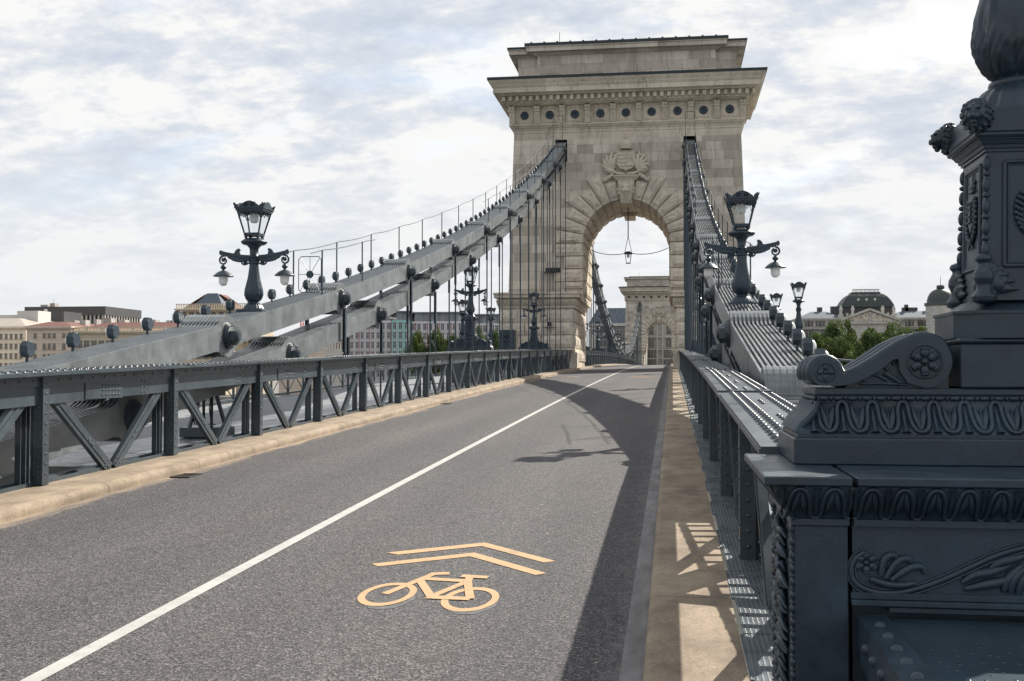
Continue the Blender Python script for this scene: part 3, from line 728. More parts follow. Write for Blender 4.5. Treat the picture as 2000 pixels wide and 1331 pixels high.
for k in range(22):
    x0 = XI + 0.034 * k; r_ = 0.375 if k % 2 else 0.368; b.prism([(UY[2] + r_ * math.cos(2 * PI * i / n), Uz(UY[2]) + r_ * math.sin(2 * PI * i / n)) for i in range(n)], x0, x0 + 0.0335, 'x')
b.build('sleeve', PAINT, cr_)
g = thing('cross_bars', 'ladder of flat steel bars below the lowest barrel of the right chain', 'steel bars', (4.7, 9, 1.2))
for k in range(17):
    y = 11.35 - 0.30 * k; z = 1.58 - 0.115 * (11.35 - y); b = MB(); b.bar((4.22, y, z), (5.5, y, z), 0.07, 0.022); b.build('bar', PAINT, g)
b = MB(); b.bar((4.98, 11.5, 1.53), (4.98, 6.2, 0.92), 1.06, 0.012); b.build('shade_plate', PAINT, g)  # added sheet under the bars, there to keep sun off the deck plates
for xx in (4.24, 5.48): b = MB(); b.bar((xx, 11.5, 1.575), (xx, 6.4, 0.99), 0.03, 0.06); b.build('side_rail', PAINT, g)
chain(1, LY, Lz, 'lower right chain of flat eye bars climbing to the near tower', False)

for s, lab in ((-1, 'dark junction box on splayed legs under the left chain, seen through the truss'), (1, 'dark junction box on splayed legs under the right chain')):
    g = thing('junction_box', lab, 'junction box', (s * 4.68, 18.75, zr(18.75) + 0.13)); z = zr(18.75) + 0.13
    b = MB(); b.cbox(s * 4.36, s * 5.0, 18.3, 19.2, z, z + 0.17, 0.01); b.build('base_channel', GIRD, g)
    for (dx, dy) in ((-0.2, -0.3), (0.2, -0.3), (-0.2, 0.3), (0.2, 0.3)): b = MB(); b.bar((s * (4.68 + dx), 18.75 + dy, z + 0.17), (s * (4.68 + dx * 0.6), 18.75 + dy * 0.35, z + 0.70), 0.05, 0.05); b.build('leg', GIRD, g)
    b = MB(); b.cbox(s * 4.45, s * 4.92, 18.5, 19.0, z + 0.70, z + 1.05, 0.015); b.build('box', CAST, g)
    b = MB()
    for k in range(4): b.tube([(s * (4.5 + 0.1 * k), 18.49, z + 0.8), (s * (4.5 + 0.1 * k), 18.40, z + 0.5 - 0.05 * k), (s * (4.55 + 0.1 * k), 18.6, z + 0.22), (s * (4.6 + 0.08 * k), 18.9, z + 0.2)], 0.011, 5)
    b.build('cables', BLACK, g)
# middle span chains
def Mz(y, off=0.0): q = (y - 187.5) / 96.5; return 4.9 - off + (19.2 - 4.9) * q * q
def span_chain(s, off, ph, label):
    g = thing('suspension_chain', label, 'chain', (s * 4.65, 90, Mz(90, off)), 0, 'eye bar chains carrying the bridge')
    Y = [88 + ph + 7.0 * i for i in range(29)]
    for i in range(len(Y) - 1):
        a = Vector((Y[i], Mz(Y[i], off))); e = Vector((Y[i + 1], Mz(Y[i + 1], off))); d = e - a; Ln = d.length; d.normalize(); nn = Vector((-d.y, d.x)); b = MB()
        ol = plate_outline(Ln)[::1]
        for k in range(6):
            x1 = XI + k * 0.13; x0 = x1 + 0.06; vs = []
            for dx in (0, 0.04):
                for (u, v) in ol: w = min(1, max(0, u / Ln)); p = a + d * u + nn * v; vs.append((s * (x0 * (1 - w) + x1 * w + dx), p.x, p.y))
            n = len(ol); b.add(vs, [tuple(reversed(range(n))), tuple(range(n, 2 * n))] + [(q, (q + 1) % n, n + (q + 1) % n, n + q) for q in range(n)])
        b.build('link', PAINT, g)
    for i in range(1, len(Y) - 1):
        b = MB(); z = Mz(Y[i], off); pin_mesh(b, Y[i], z, s, XI - 0.005, XO + 0.03, False); b.build('pin', GIRD, g)
        b = MB()
        for xx in (4.2, 5.1): b.tube([(s * xx, Y[i], zr(Y[i]) + 1.2), (s * xx, Y[i], z)], 0.035, 6)
        b.build('hanger', CAST, g)
span_chain(-1, 0, 0, 'upper left chain of the middle span seen through the near arch')
span_chain(-1, 0.9, 3.5, 'lower left chain of the middle span seen through the near arch')
span_chain(1, 0, 0, 'upper right chain of the middle span behind the near tower')
span_chain(1, 0.9, 3.5, 'lower right chain of the middle span behind the near tower')

# hand cables over the upper chains
def handrail(s, label, inner_from):
    g = thing('chain_handrail', label, 'handrail', (s * 4.98, 24, Uz(24)), 0, 'wire handrails over the upper chains')
    ys_ = frange(24.1, 79.5, 3.43)
    def top(y): return Uz(y) + 0.22
    for y in ys_:
        b = MB(); b.tube([(s * 4.99, y, top(y)), (s * 4.99, y, top(y) + 1.0)], 0.017, 6); b.lathe([(0.04, 0), (0.04, 0.02)], (s * 4.99, y, top(y) - 0.02), 8); b.build('post', CAST, g)
        if y < 28.5 or y > inner_from:
            b = MB(); b.tube([(s * 4.33, y, top(y)), (s * 4.33, y, top(y) + 1.0)], 0.017, 6); b.lathe([(0.04, 0), (0.04, 0.02)], (s * 4.33, y, top(y) - 0.02), 8); b.build('post', CAST, g)
    def wire(x, a, e):
        b = MB(); pts = []
        nseg = int((e - a) / 0.85) or 1
        for i in range(nseg + 1):
            y = a + (e - a) * i / nseg; f = ((y - 24.1) % 3.43) / 3.43
            pts.append((s * x, y, top(y) + 1.0 - 0.035 * 4 * f * (1 - f)))
        b.tube(pts, 0.011, 5); b.build('wire', CAST, g)
    wire(4.99, 23.3, 79.5); wire(4.33, 23.3, 28.6); wire(4.33, inner_from + 1.5, 79.5)
    # the portal where the cables meet the tower
    b = MB()
    for xx in (4.33, 4.99): b.tube([(s * xx, 79.5, top(79.5)), (s * xx, 79.5, 20.1)], 0.017, 6); b.tube([(s * xx, 79.5, 20.1), (s * xx, 81.7, 20.1)], 0.017, 6)
    b.tube([(s * 4.33, 79.5, 20.1), (s * 4.99, 79.5, 20.1)], 0.017, 6); b.build('portal', CAST, g)
handrail(-1, 'thin wire handrail on posts over the left upper chain', 44)
handrail(1, 'thin wire handrail on posts over the right upper chain', 44)

def chain_gate(s, label):
    y = 24.25; z0 = Uz(y) + 0.27; g = thing('guard_gate', label, 'gate', (s * 4.66, y, z0), 0, 'octagonal wire gates across the chains')
    w = 0.26; h = 0.80; c = 0.06; b = MB()
    o = [(-w + c, 0), (w - c, 0), (w, c), (w, h - c), (w - c, h), (-w + c, h), (-w, h - c), (-w, c)]
    for i in range(8):
        p, q = o[i], o[(i + 1) % 8]; b.tube([(s * 4.66 + p[0], y, z0 + p[1]), (s * 4.66 + q[0], y, z0 + q[1])], 0.010, 5)
    b.build('frame', CAST, g); b = MB(); cx, cz = 0, h / 2
    for p in o[::1]:
        pass
    for p in ((-w + 0.03, 0.03), (w - 0.03, 0.03), (w - 0.03, h - 0.03), (-w + 0.03, h - 0.03), (0, 0), (0, h), (-w, cz), (w, cz)): b.tube([(s * 4.66 + p[0], y, z0 + p[1]), (s * 4.66, y, z0 + cz)], 0.006, 4)
    b.build('spokes', CAST, g); b = MB(); n = 12
    b.prism([(s * 4.66 + 0.085 * math.cos(2 * PI * (k + .5) / n), z0 + cz + 0.085 * math.sin(2 * PI * (k + .5) / n)) for k in range(n)], y - 0.012, y + 0.012, 'y'); b.build('hub', CAST, g)
chain_gate(-1, 'octagonal wire gate with round hub standing across the left chain'); chain_gate(1, 'octagonal wire gate with round hub standing across the right chain')

# octagonal floodlights along the upper chains
ONES = ['', 'first', 'second', 'third', 'fourth', 'fifth', 'sixth', 'seventh', 'eighth', 'ninth', 'tenth', 'eleventh', 'twelfth', 'thirteenth', 'fourteenth', 'fifteenth', 'sixteenth', 'seventeenth', 'eighteenth', 'nineteenth']
TENS = {2: ('twentieth', 'twenty'), 3: ('thirtieth', 'thirty'), 4: ('fortieth', 'forty'), 5: ('fiftieth', 'fifty'), 6: ('sixtieth', 'sixty')}
def ordinal(n):
    if n < 20: return ONES[n]
    t, o = divmod(n, 10); return TENS[t][0] if o == 0 else TENS[t][1] + ' ' + ONES[o]
fl = thing('chain_floodlight', 'x', 'floodlight', (0, 0, 0), 0, 'octagonal floodlights along the chains')
b = MB(); n = 8; ph = PI / 8
def oct_(x0, x1, r0, r1, b):
    vs = [(x, r * math.cos(2 * PI * k / n + ph), 0.185 + r * math.sin(2 * PI * k / n + ph)) for x, r in ((x0, r0), (x1, r1)) for k in range(n)]
    b.add(vs, [tuple(reversed(range(n))), tuple(range(n, 2 * n))] + [(k, (k + 1) % n, n + (k + 1) % n, n + k) for k in range(n)])
oct_(-0.06, -0.048, 0.100, 0.113, b); oct_(-0.048, 0.042, 0.113, 0.113, b); oct_(0.042, 0.05, 0.113, 0.10, b); b.build('housing', CAST, fl)
b = MB(); b.tube([(0, 0, 0.0), (0, 0, 0.09)], 0.02, 8); b.lathe([(0.085, 0), (0.085, 0.008)], (0, 0, 0), 14, smooth=False); b.build('stem', CAST, fl)
b = MB(); b.ball((0.046, 0, 0.185), (0.055, 0.085, 0.085), 12, 8); b.build('lens', OPAL, fl)
fy = [12.45 + 1.125 * k for k in range(60)]
first = True; cnt = {1: 0, -1: 0}
for s in (-1, 1):
    for y in fy:
        if y > 79: continue
        if abs(y - (20.85 if s < 0 else 21.6)) < 0.5: continue
        cnt[s] += 1; lab = 'octagonal floodlight on a short stem, %s from the bottom of the %s chain' % (ordinal(cnt[s]), 'left' if s < 0 else 'right')
        loc = (s * 4.93, y, Uz(y) + 0.205)
        if first: fl.location = loc; fl.rotation_euler = (0, 0, PI); fl['label'] = lab; first = False
        else: dup(fl, loc, PI if s < 0 else 0, lab)

# ================================================================== lamps
def arm_outline():
    up = [(0.0, 0.02), (0.10, 0.035), (0.17, 0.055), (0.215, 0.105), (0.232, 0.165), (0.205, 0.175), (0.235, 0.215), (0.285, 0.200), (0.325, 0.168), (0.345, 0.125), (0.40, 0.112), (0.47, 0.132), (0.56, 0.128), (0.635, 0.128), (0.645, 0.175), (0.69, 0.185), (0.712, 0.14), (0.705, 0.105)]
    lo = [(0.672, 0.080), (0.640, 0.098), (0.615, 0.075), (0.58, 0.085), (0.555, 0.055), (0.52, 0.062), (0.50, 0.028), (0.465, 0.035), (0.44, -0.005), (0.405, 0.0), (0.385, -0.04), (0.35, -0.022), (0.325, -0.055), (0.29, -0.03), (0.255, -0.045), (0.22, -0.012), (0.16, -0.01), (0.08, -0.02), (0.0, -0.03)]
    return up + lo
def make_lamp(root, zo, single=False, pw=0.26):
    """parts of a three-armed (or single) candelabrum standing at height zo over root"""
    X, Y, Z = wloc(root); Z += zo
    def B(m_, name, m=CAST, par=root, **k): return m_.build(name, m, par, **k)
    sc = 1.0
    if not single:
        b = MB(); b.cbox(X - pw, X + pw, Y - pw, Y + pw, Z, Z + 0.115, 0.008); B(b, 'plinth')
    b = MB()
    flute = lambda t, z: (0.032 * math.cos(20 * t) if z < 0.25 else 0.0)
    b.lathe([(0.205, 0.115), (0.207, 0.135), (0.195, 0.15), (0.175, 0.19), (0.145, 0.225), (0.115, 0.247)], (X, Y, Z), 80, flute)
    b.lathe([(0.118, 0.245), (0.122, 0.255), (0.118, 0.268), (0.098, 0.272), (0.096, 0.285)], (X, Y, Z), 32)
    def leafm(t, z):
        k = max(0.0, min(1.0, (0.66 - z) / 0.3)); w = abs(math.cos(4 * t)) ** 0.5
        edge = 0.15 * k * (w - 0.97) + 0.036 * k * math.cos(32 * t + 14 * math.sin(9 * z)) + 0.018 * k * math.sin(55 * z + 5 * abs(math.sin(4 * t)))
        if z > 0.6: edge += -0.02 * (1 if math.cos(12 * t) > 0.55 and z < 1.0 else 0)
        return edge
    pr = [(0.10, 0.28), (0.125, 0.30), (0.148, 0.325), (0.168, 0.36), (0.180, 0.40), (0.184, 0.44), (0.182, 0.48), (0.175, 0.53), (0.163, 0.58), (0.150, 0.63), (0.137, 0.68), (0.125, 0.73), (0.113, 0.80), (0.102, 0.88), (0.092, 0.96), (0.086, 1.03)]
    fine = []
    for (r0, z0), (r1, z1) in zip(pr, pr[1:]):
        for q in range(3): fine.append((r0 + (r1 - r0) * q / 3, z0 + (z1 - z0) * q / 3))
    fine.append(pr[-1]); b.lathe(fine, (X, Y, Z), 96, leafm); B(b, 'column')
    b = MB()
    b.lathe([(0.095, 1.03), (0.11, 1.045), (0.11, 1.07), (0.092, 1.08), (0.09, 1.16), (0.108, 1.17), (0.108, 1.19), (0.085, 1.20), (0.082, 1.30), (0.09, 1.35), (0.115, 1.385), (0.13, 1.395), (0.135, 1.41)], (X, Y, Z), 24)
    for k in range(8):
        a = 2 * PI * k / 8; b.ball((X + 0.1 * math.cos(a), Y + 0.1 * math.sin(a), Z + 1.12), (0.02, 0.02, 0.04), 6, 5)
    b.lathe([(0.14, 1.41), (0.20, 1.425), (0.235, 1.455), (0.247, 1.475), (0.235, 1.495), (0.20, 1.52), (0.17, 1.545), (0.12, 1.55)], (X, Y, Z), 60, lambda t, z: 0.03 * math.cos(30 * t) if z > 1.42 else 0)
    B(b, 'capital')
    # lantern
    b = MB()
    b.cbox(X - 0.155, X + 0.155, Y - 0.155, Y + 0.155, Z + 1.595, Z + 1.655, 0.006)
    for sx in (-1, 1):
        for sy in (-1, 1):
            b.ball((X + sx * 0.12, Y + sy * 0.12, Z + 1.572), (0.035, 0.035, 0.03), 8, 5)
            b.bar((X + sx * 0.145, Y + sy * 0.145, Z + 1.65), (X + sx * 0.245, Y + sy * 0.245, Z + 2.08), 0.026, 0.026, (0, 1, 0.1))
    hw = 0.262
    for (z0, z1, w) in ((2.06, 2.085, 0.255), (2.085, 2.125, 0.275), (2.125, 2.15, 0.295)):
        for sg in (-1, 1):
            b.box(X - w, X + w, Y + sg * (w - 0.03), Y + sg * w, Z + z0, Z + z1); b.box(X + sg * (w - 0.03), X + sg * w, Y - w + 0.031, Y + w - 0.031, Z + z0, Z + z1)
    for sg in (-1, 1):                               # hanging cusps under the frieze
        for i in range(6):
            xx = -0.20 + 0.08 * i; r_ = 0.028; l_ = 0.10 if i in (0, 5) else 0.055
            for (px_, py_) in ((X + xx, Y + sg * 0.235), (X + sg * 0.235, Y + xx)):
                b.tube([(px_ - 0.03, py_, Z + 2.06), (px_, py_, Z + 2.06 - l_), (px_ + 0.03, py_, Z + 2.06)], 0.009, 5); b.ball((px_, py_, Z + 2.06 - l_), 0.013, 6, 4)
    lf = B(b, 'lantern')
    b = MB(); n = 12
    for sg in (-1, 1):                               # arched pediments and corner leaves
        arch = [(-0.20, 0)] + [(-0.20 + 0.40 * i / n, 0.02 + 0.105 * math.sin(PI * i / n)) for i in range(n + 1)] + [(0.20, 0)]
        b.prism([(X + p[0], Z + 2.15 + p[1]) for p in arch], Y + sg * 0.262, Y + sg * 0.288, 'y')
        b.prism([(Y + p[0], Z + 2.15 + p[1]) for p in arch], X + sg * 0.262, X + sg * 0.288, 'x')
        for q in (-1, 1):
            ca = [(0.205, 0), (0.29, 0), (0.31, 0.045), (0.325, 0.085), (0.30, 0.078), (0.275, 0.05), (0.25, 0.06), (0.22, 0.05)]
            b.prism([(X + q * p[0], Z + 2.15 + p[1]) for p in ca], Y + sg * 0.264, Y + sg * 0.286, 'y')
            b.prism([(Y + q * p[0], Z + 2.15 + p[1]) for p in ca], X + sg * 0.264, X + sg * 0.286, 'x')
            for ss in (-1, 1):
                pts = [(X + q * (0.07 + 0.035 * math.cos(t)), Y + sg * 0.292, Z + 2.20 + 0.03 * math.sin(t)) for t in [i * 2 * PI / 8 for i in range(9)]]
                b.tube(pts, 0.008, 5)
    b.lathe([(0.36, 2.15), (0.30, 2.17), (0.12, 2.225), (0.03, 2.24), (0.02, 2.255), (0.03, 2.27), (0.022, 2.29), (0.005, 2.30)], (X, Y, Z), 4, smooth=False, sq=True)
    B(b, 'crown', par=lf)
    b = MB()
    for (sx, sy) in ((1, 0), (-1, 0), (0, 1), (0, -1)):
        a, c_ = 0.142, 0.24
        if sx: vs = [(X + sx * a, Y - a, Z + 1.656), (X + sx * a, Y + a, Z + 1.656), (X + sx * c_, Y + c_, Z + 2.06), (X + sx * c_, Y - c_, Z + 2.06)]
        else: vs = [(X - a, Y + sy * a, Z + 1.656), (X + a, Y + sy * a, Z + 1.656), (X + c_, Y + sy * c_, Z + 2.06), (X - c_, Y + sy * c_, Z + 2.06)]
        b.add(vs, [(0, 1, 2, 3)])
    B(b, 'lantern_glass', GLASS, lf, fixn=False)
    b = MB(); b.lathe([(0.03, 1.86), (0.06, 1.868), (0.078, 1.89), (0.084, 1.93), (0.084, 2.05)], (X, Y, Z), 20); B(b, 'globe', OPAL, lf)
    if single: return
    for sg in (-1, 1):
        b = MB(); zc = Z + 1.14
        ol = arm_outline(); ol = [(0.10 + q * (0.61 - 0.05) / 0.66, v) for q, v in ol]
        b.prism([(X + sg * q, zc + v) for q, v in ol], Y - 0.022, Y + 0.022, 'y')
        for k, (v0, ln) in enumerate(((0.02, 0.5), (0.0, 0.42), (0.045, 0.55))):       # raised ribs of the leaf
            pts = [(X + sg * (0.10 + t * ln), Y, zc + v0 + 0.10 * (t ** 1.5) * (1 if k != 1 else 0.45) - (0.05 if k == 1 else 0.0) * math.sin(PI * t)) for t in [i / 8 for i in range(9)]]
            b.tube(pts, [0.036 - 0.012 * i / 8 for i in range(9)], 8)
        for i in range(7):
            xx = 0.24 + 0.055 * i; b.tube([(X + sg * xx, Y, zc + 0.085 - 0.004 * i), (X + sg * (xx + 0.015), Y, zc + 0.02 + 0.012 * i), (X + sg * (xx + 0.05), Y, zc - 0.02 + 0.016 * i)], [0.028, 0.026, 0.008], 6)
        # inner volute under the arm
        pts = [(X + sg * (0.19 + 0.075 * (1 - t * 0.55) * math.cos(-PI * 0.9 + t * 2.6 * PI)), Y, Z + 1.09 + 0.07 * (1 - t * 0.55) * math.sin(-PI * 0.9 + t * 2.6 * PI)) for t in [i / 18 for i in range(19)]]
        b.tube(pts, [0.020 - 0.008 * i / 18 for i in range(19)], 7); b.ball((X + sg * 0.19, Y, Z + 1.09), 0.032, 8, 6)
        # outer hook
        cx, cz = X + sg * 0.62, Z + 1.12
        pts = [(cx + sg * (0.085 * (1 - 0.35 * t)) * math.cos(PI * 0.55 - t * 1.9 * PI), Y, cz + 0.09 * (1 - 0.35 * t) * math.sin(PI * 0.55 - t * 1.9 * PI)) for t in [i / 18 for i in range(19)]]
        b.tube(pts, [0.021 - 0.006 * i / 18 for i in range(19)], 7); b.ball((cx, Y, cz + 0.012), (0.042, 0.03, 0.036), 9, 7)
        for k in range(6): b.ball((cx + 0.032 * math.cos(k * PI / 3), Y, cz + 0.012 + 0.032 * math.sin(k * PI / 3)), (0.018, 0.02, 0.018), 6, 5)
        a_ = B(b, 'arm')
        b = MB(); c = (X + sg * 0.62, Y, Z)
        b.lathe([(0.02, 1.045), (0.018, 1.03), (0.03, 1.02), (0.05, 1.0), (0.058, 0.98), (0.05, 0.955), (0.03, 0.94), (0.022, 0.93), (0.03, 0.915), (0.06, 0.905), (0.10, 0.885), (0.14, 0.855), (0.168, 0.825), (0.192, 0.806), (0.196, 0.795), (0.18, 0.79), (0.10, 0.80)], c, 32, lambda t, z: 0.02 * math.cos(16 * t) if z < 0.9 else 0)
        B(b, 'hood', par=a_)
        b = MB(); b.lathe([(0.088, 0.80), (0.088, 0.70), (0.083, 0.665), (0.07, 0.635), (0.045, 0.612), (0.01, 0.602)], c, 24); B(b, 'globe', OPAL, a_)

lampL = thing('street_lamp', 'two armed cast iron street lamp standing on the left chain', 'street lamp', (-4.66, 20.85, Uz(20.85) + 0.13), 0, 'ornate cast iron lamps of the bridge')
make_lamp(lampL, 0); lampL.scale = (1, 1, 0.965)
dup(lampL, (4.66, 21.6, Uz(21.6) + 0.11), 0, 'two armed cast iron street lamp standing on the right chain', scale=(1, 1, 0.965))

# ---------------------------------------------------------------- ornaments
def ribbed_tube_path(b, pts, r, n=6): b.tube(pts, r, n)
def egg_relief(b, u0, u1, vz0, vz1, surf, pitch, flip=False, r=0.0075):
    """egg-and-dart relief; surf(u, t) -> (point, normal) with t 0..1 from bottom to top"""
    n = max(1, round((u1 - u0) / pitch)); pw = (u1 - u0) / n
    def pt(u, t, off=0.0):
        p, nn = surf(u, min(1, max(0, t))); return Vector(p) + Vector(nn) * off
    for i in range(n):
        c = u0 + (i + 0.5) * pw; H = pw * 0.5
        # the ribbon: wave rising at the module edges, dipping at the centre
        pts = []
        half = [(0, .05), (0.2, .065), (0.38, .13), (0.52, .26), (0.60, .42), (0.63, .58), (0.65, .74), (0.71, .87), (0.83, .95), (1.0, .975)]
        for (q, t) in [(-a, t) for a, t in reversed(half)] + half[1:]:
            x = q * H
            if flip: t = 1 - t
            pts.append(pt(c + x, t, r * 0.6))
        b.tube(pts, r * 1.15, 6)
        for sg in (-1, 1):                      # leaf blades inside the loop
            pts = [pt(c + sg * H * (0.08 + 0.34 * t_), (0.15 + 0.72 * t_) if not flip else 1 - (0.15 + 0.72 * t_), r * 0.3) for t_ in (0, 0.25, 0.5, 0.75, 1)]
            b.tube(pts, [r * 0.4, r * 1.3, r * 1.7, r * 1.2, r * 0.3], 6)
        pts = [pt(c, (0.12 + 0.7 * t_) if not flip else 1 - (0.12 + 0.7 * t_), r * 0.1) for t_ in (0, 0.5, 1)]; b.tube(pts, [r, r * 0.8, r * 0.3], 5)
        for e in (-1, 1):                       # dart at the module edge
            if e == 1 and i < n - 1: continue
            pts = [pt(c + e * H, (0.04 + 0.66 * t_) if not flip else 1 - (0.04 + 0.66 * t_), r * 0.2) for t_ in (0, 0.12, 0.3, 0.6, 1)]; b.tube(pts, [r * 2.2, r * 1.5, r * 0.9, r * 1.1, r * 0.7], 6)
def beads(b, p, q, r, ln, alt=True):
    p = Vector(p); q = Vector(q); d = q - p; L_ = d.length; d.normalize(); z = Vector((0, 0, 1)); M = z.rotation_difference(d).to_matrix(); u = 0; k = 0
    while u < L_ - 0.3 * ln:
        l = ln if (k % 2 == 0 or not alt) else ln * 0.36; 
        b.ball(p + d * (u + l / 2), (r, r, l / 2), 8, 6, ax=M); u += l * 1.02; k += 1
def flower(b, c, r, ax, petals=6):
    """rosette in the plane with normal ax ('x' or 'y', sign)"""
    c = Vector(c)
    nrm, e1 = ax; nrm = Vector(nrm); e1 = Vector(e1); e2 = nrm.cross(e1)
    for k in range(petals):
        a = 2 * PI * k / petals + PI / 2; d = e1 * math.cos(a) + e2 * math.sin(a); t = nrm.cross(d)
        M = Matrix((d, t, nrm)).transposed()
        b.ball(c + d * r * 0.60, (r * 0.36, r * 0.30, r * 0.15), 10, 6, ax=M)
        b.ball(c + d * r * 0.84 + nrm * r * 0.03, (r * 0.12, r * 0.30, r * 0.16), 8, 6, ax=M)
    M = Matrix((e1, e2, nrm)).transposed(); b.ball(c, (r * 0.24, r * 0.24, r * 0.22), 10, 6, ax=M)
def lion_mesh(b, s=1.0, O=(0, 0, 0)):
    """a lion's mask facing -y, about s tall"""
    O = Vector(O)
    def e(x, y, z, a, c_, d): b.ball(O + Vector((x, y, z)) * s, (a * s, c_ * s, d * s), 16, 11)
    e(0, 0.12, 0.03, 0.42, 0.34, 0.46); e(0, -0.16, 0.08, 0.28, 0.24, 0.30)          # mane mass, skull
    e(0, -0.34, -0.07, 0.165, 0.20, 0.12); e(-0.075, -0.43, -0.10, 0.085, 0.085, 0.075); e(0.075, -0.43, -0.10, 0.085, 0.085, 0.075)
    e(0, -0.47, -0.03, 0.065, 0.06, 0.045); e(0, -0.34, 0.07, 0.06, 0.12, 0.10)
    e(0, -0.30, -0.25, 0.10, 0.12, 0.06); e(0, -0.24, -0.34, 0.09, 0.10, 0.09)
    for q in (-1, 1):
        e(q * 0.14, -0.36, 0.18, 0.115, 0.07, 0.05); e(q * 0.20, -0.20, -0.02, 0.09, 0.10, 0.11); e(q * 0.30, -0.06, 0.33, 0.09, 0.07, 0.09)
    for row, (r0, y0, r1, y1, w, n) in enumerate(((0.29, -0.12, 0.41, -0.02, 0.045, 13), (0.36, 0.0, 0.49, 0.10, 0.06, 14), (0.42, 0.12, 0.50, 0.28, 0.07, 14))):
        for k in range(n):
            a = 2 * PI * (k + 0.5 * (row % 2)) / n + PI / 2
            if row == 0 and math.sin(a) < -0.6: continue
            P = []
            for t in (0, 0.5, 1.0):
                rr = r0 + (r1 - r0) * t; yy = y0 + (y1 - y0) * t - 0.04 * math.sin(PI * t); aa = a + 0.10 * math.sin(PI * t * 1.3)
                P.append(O + Vector((rr * math.cos(aa), yy, 0.02 + rr * 1.12 * math.sin(aa))) * s)
            b.tube(P, [w * s * 0.7, w * s * 1.1, w * s * 0.45], 8)

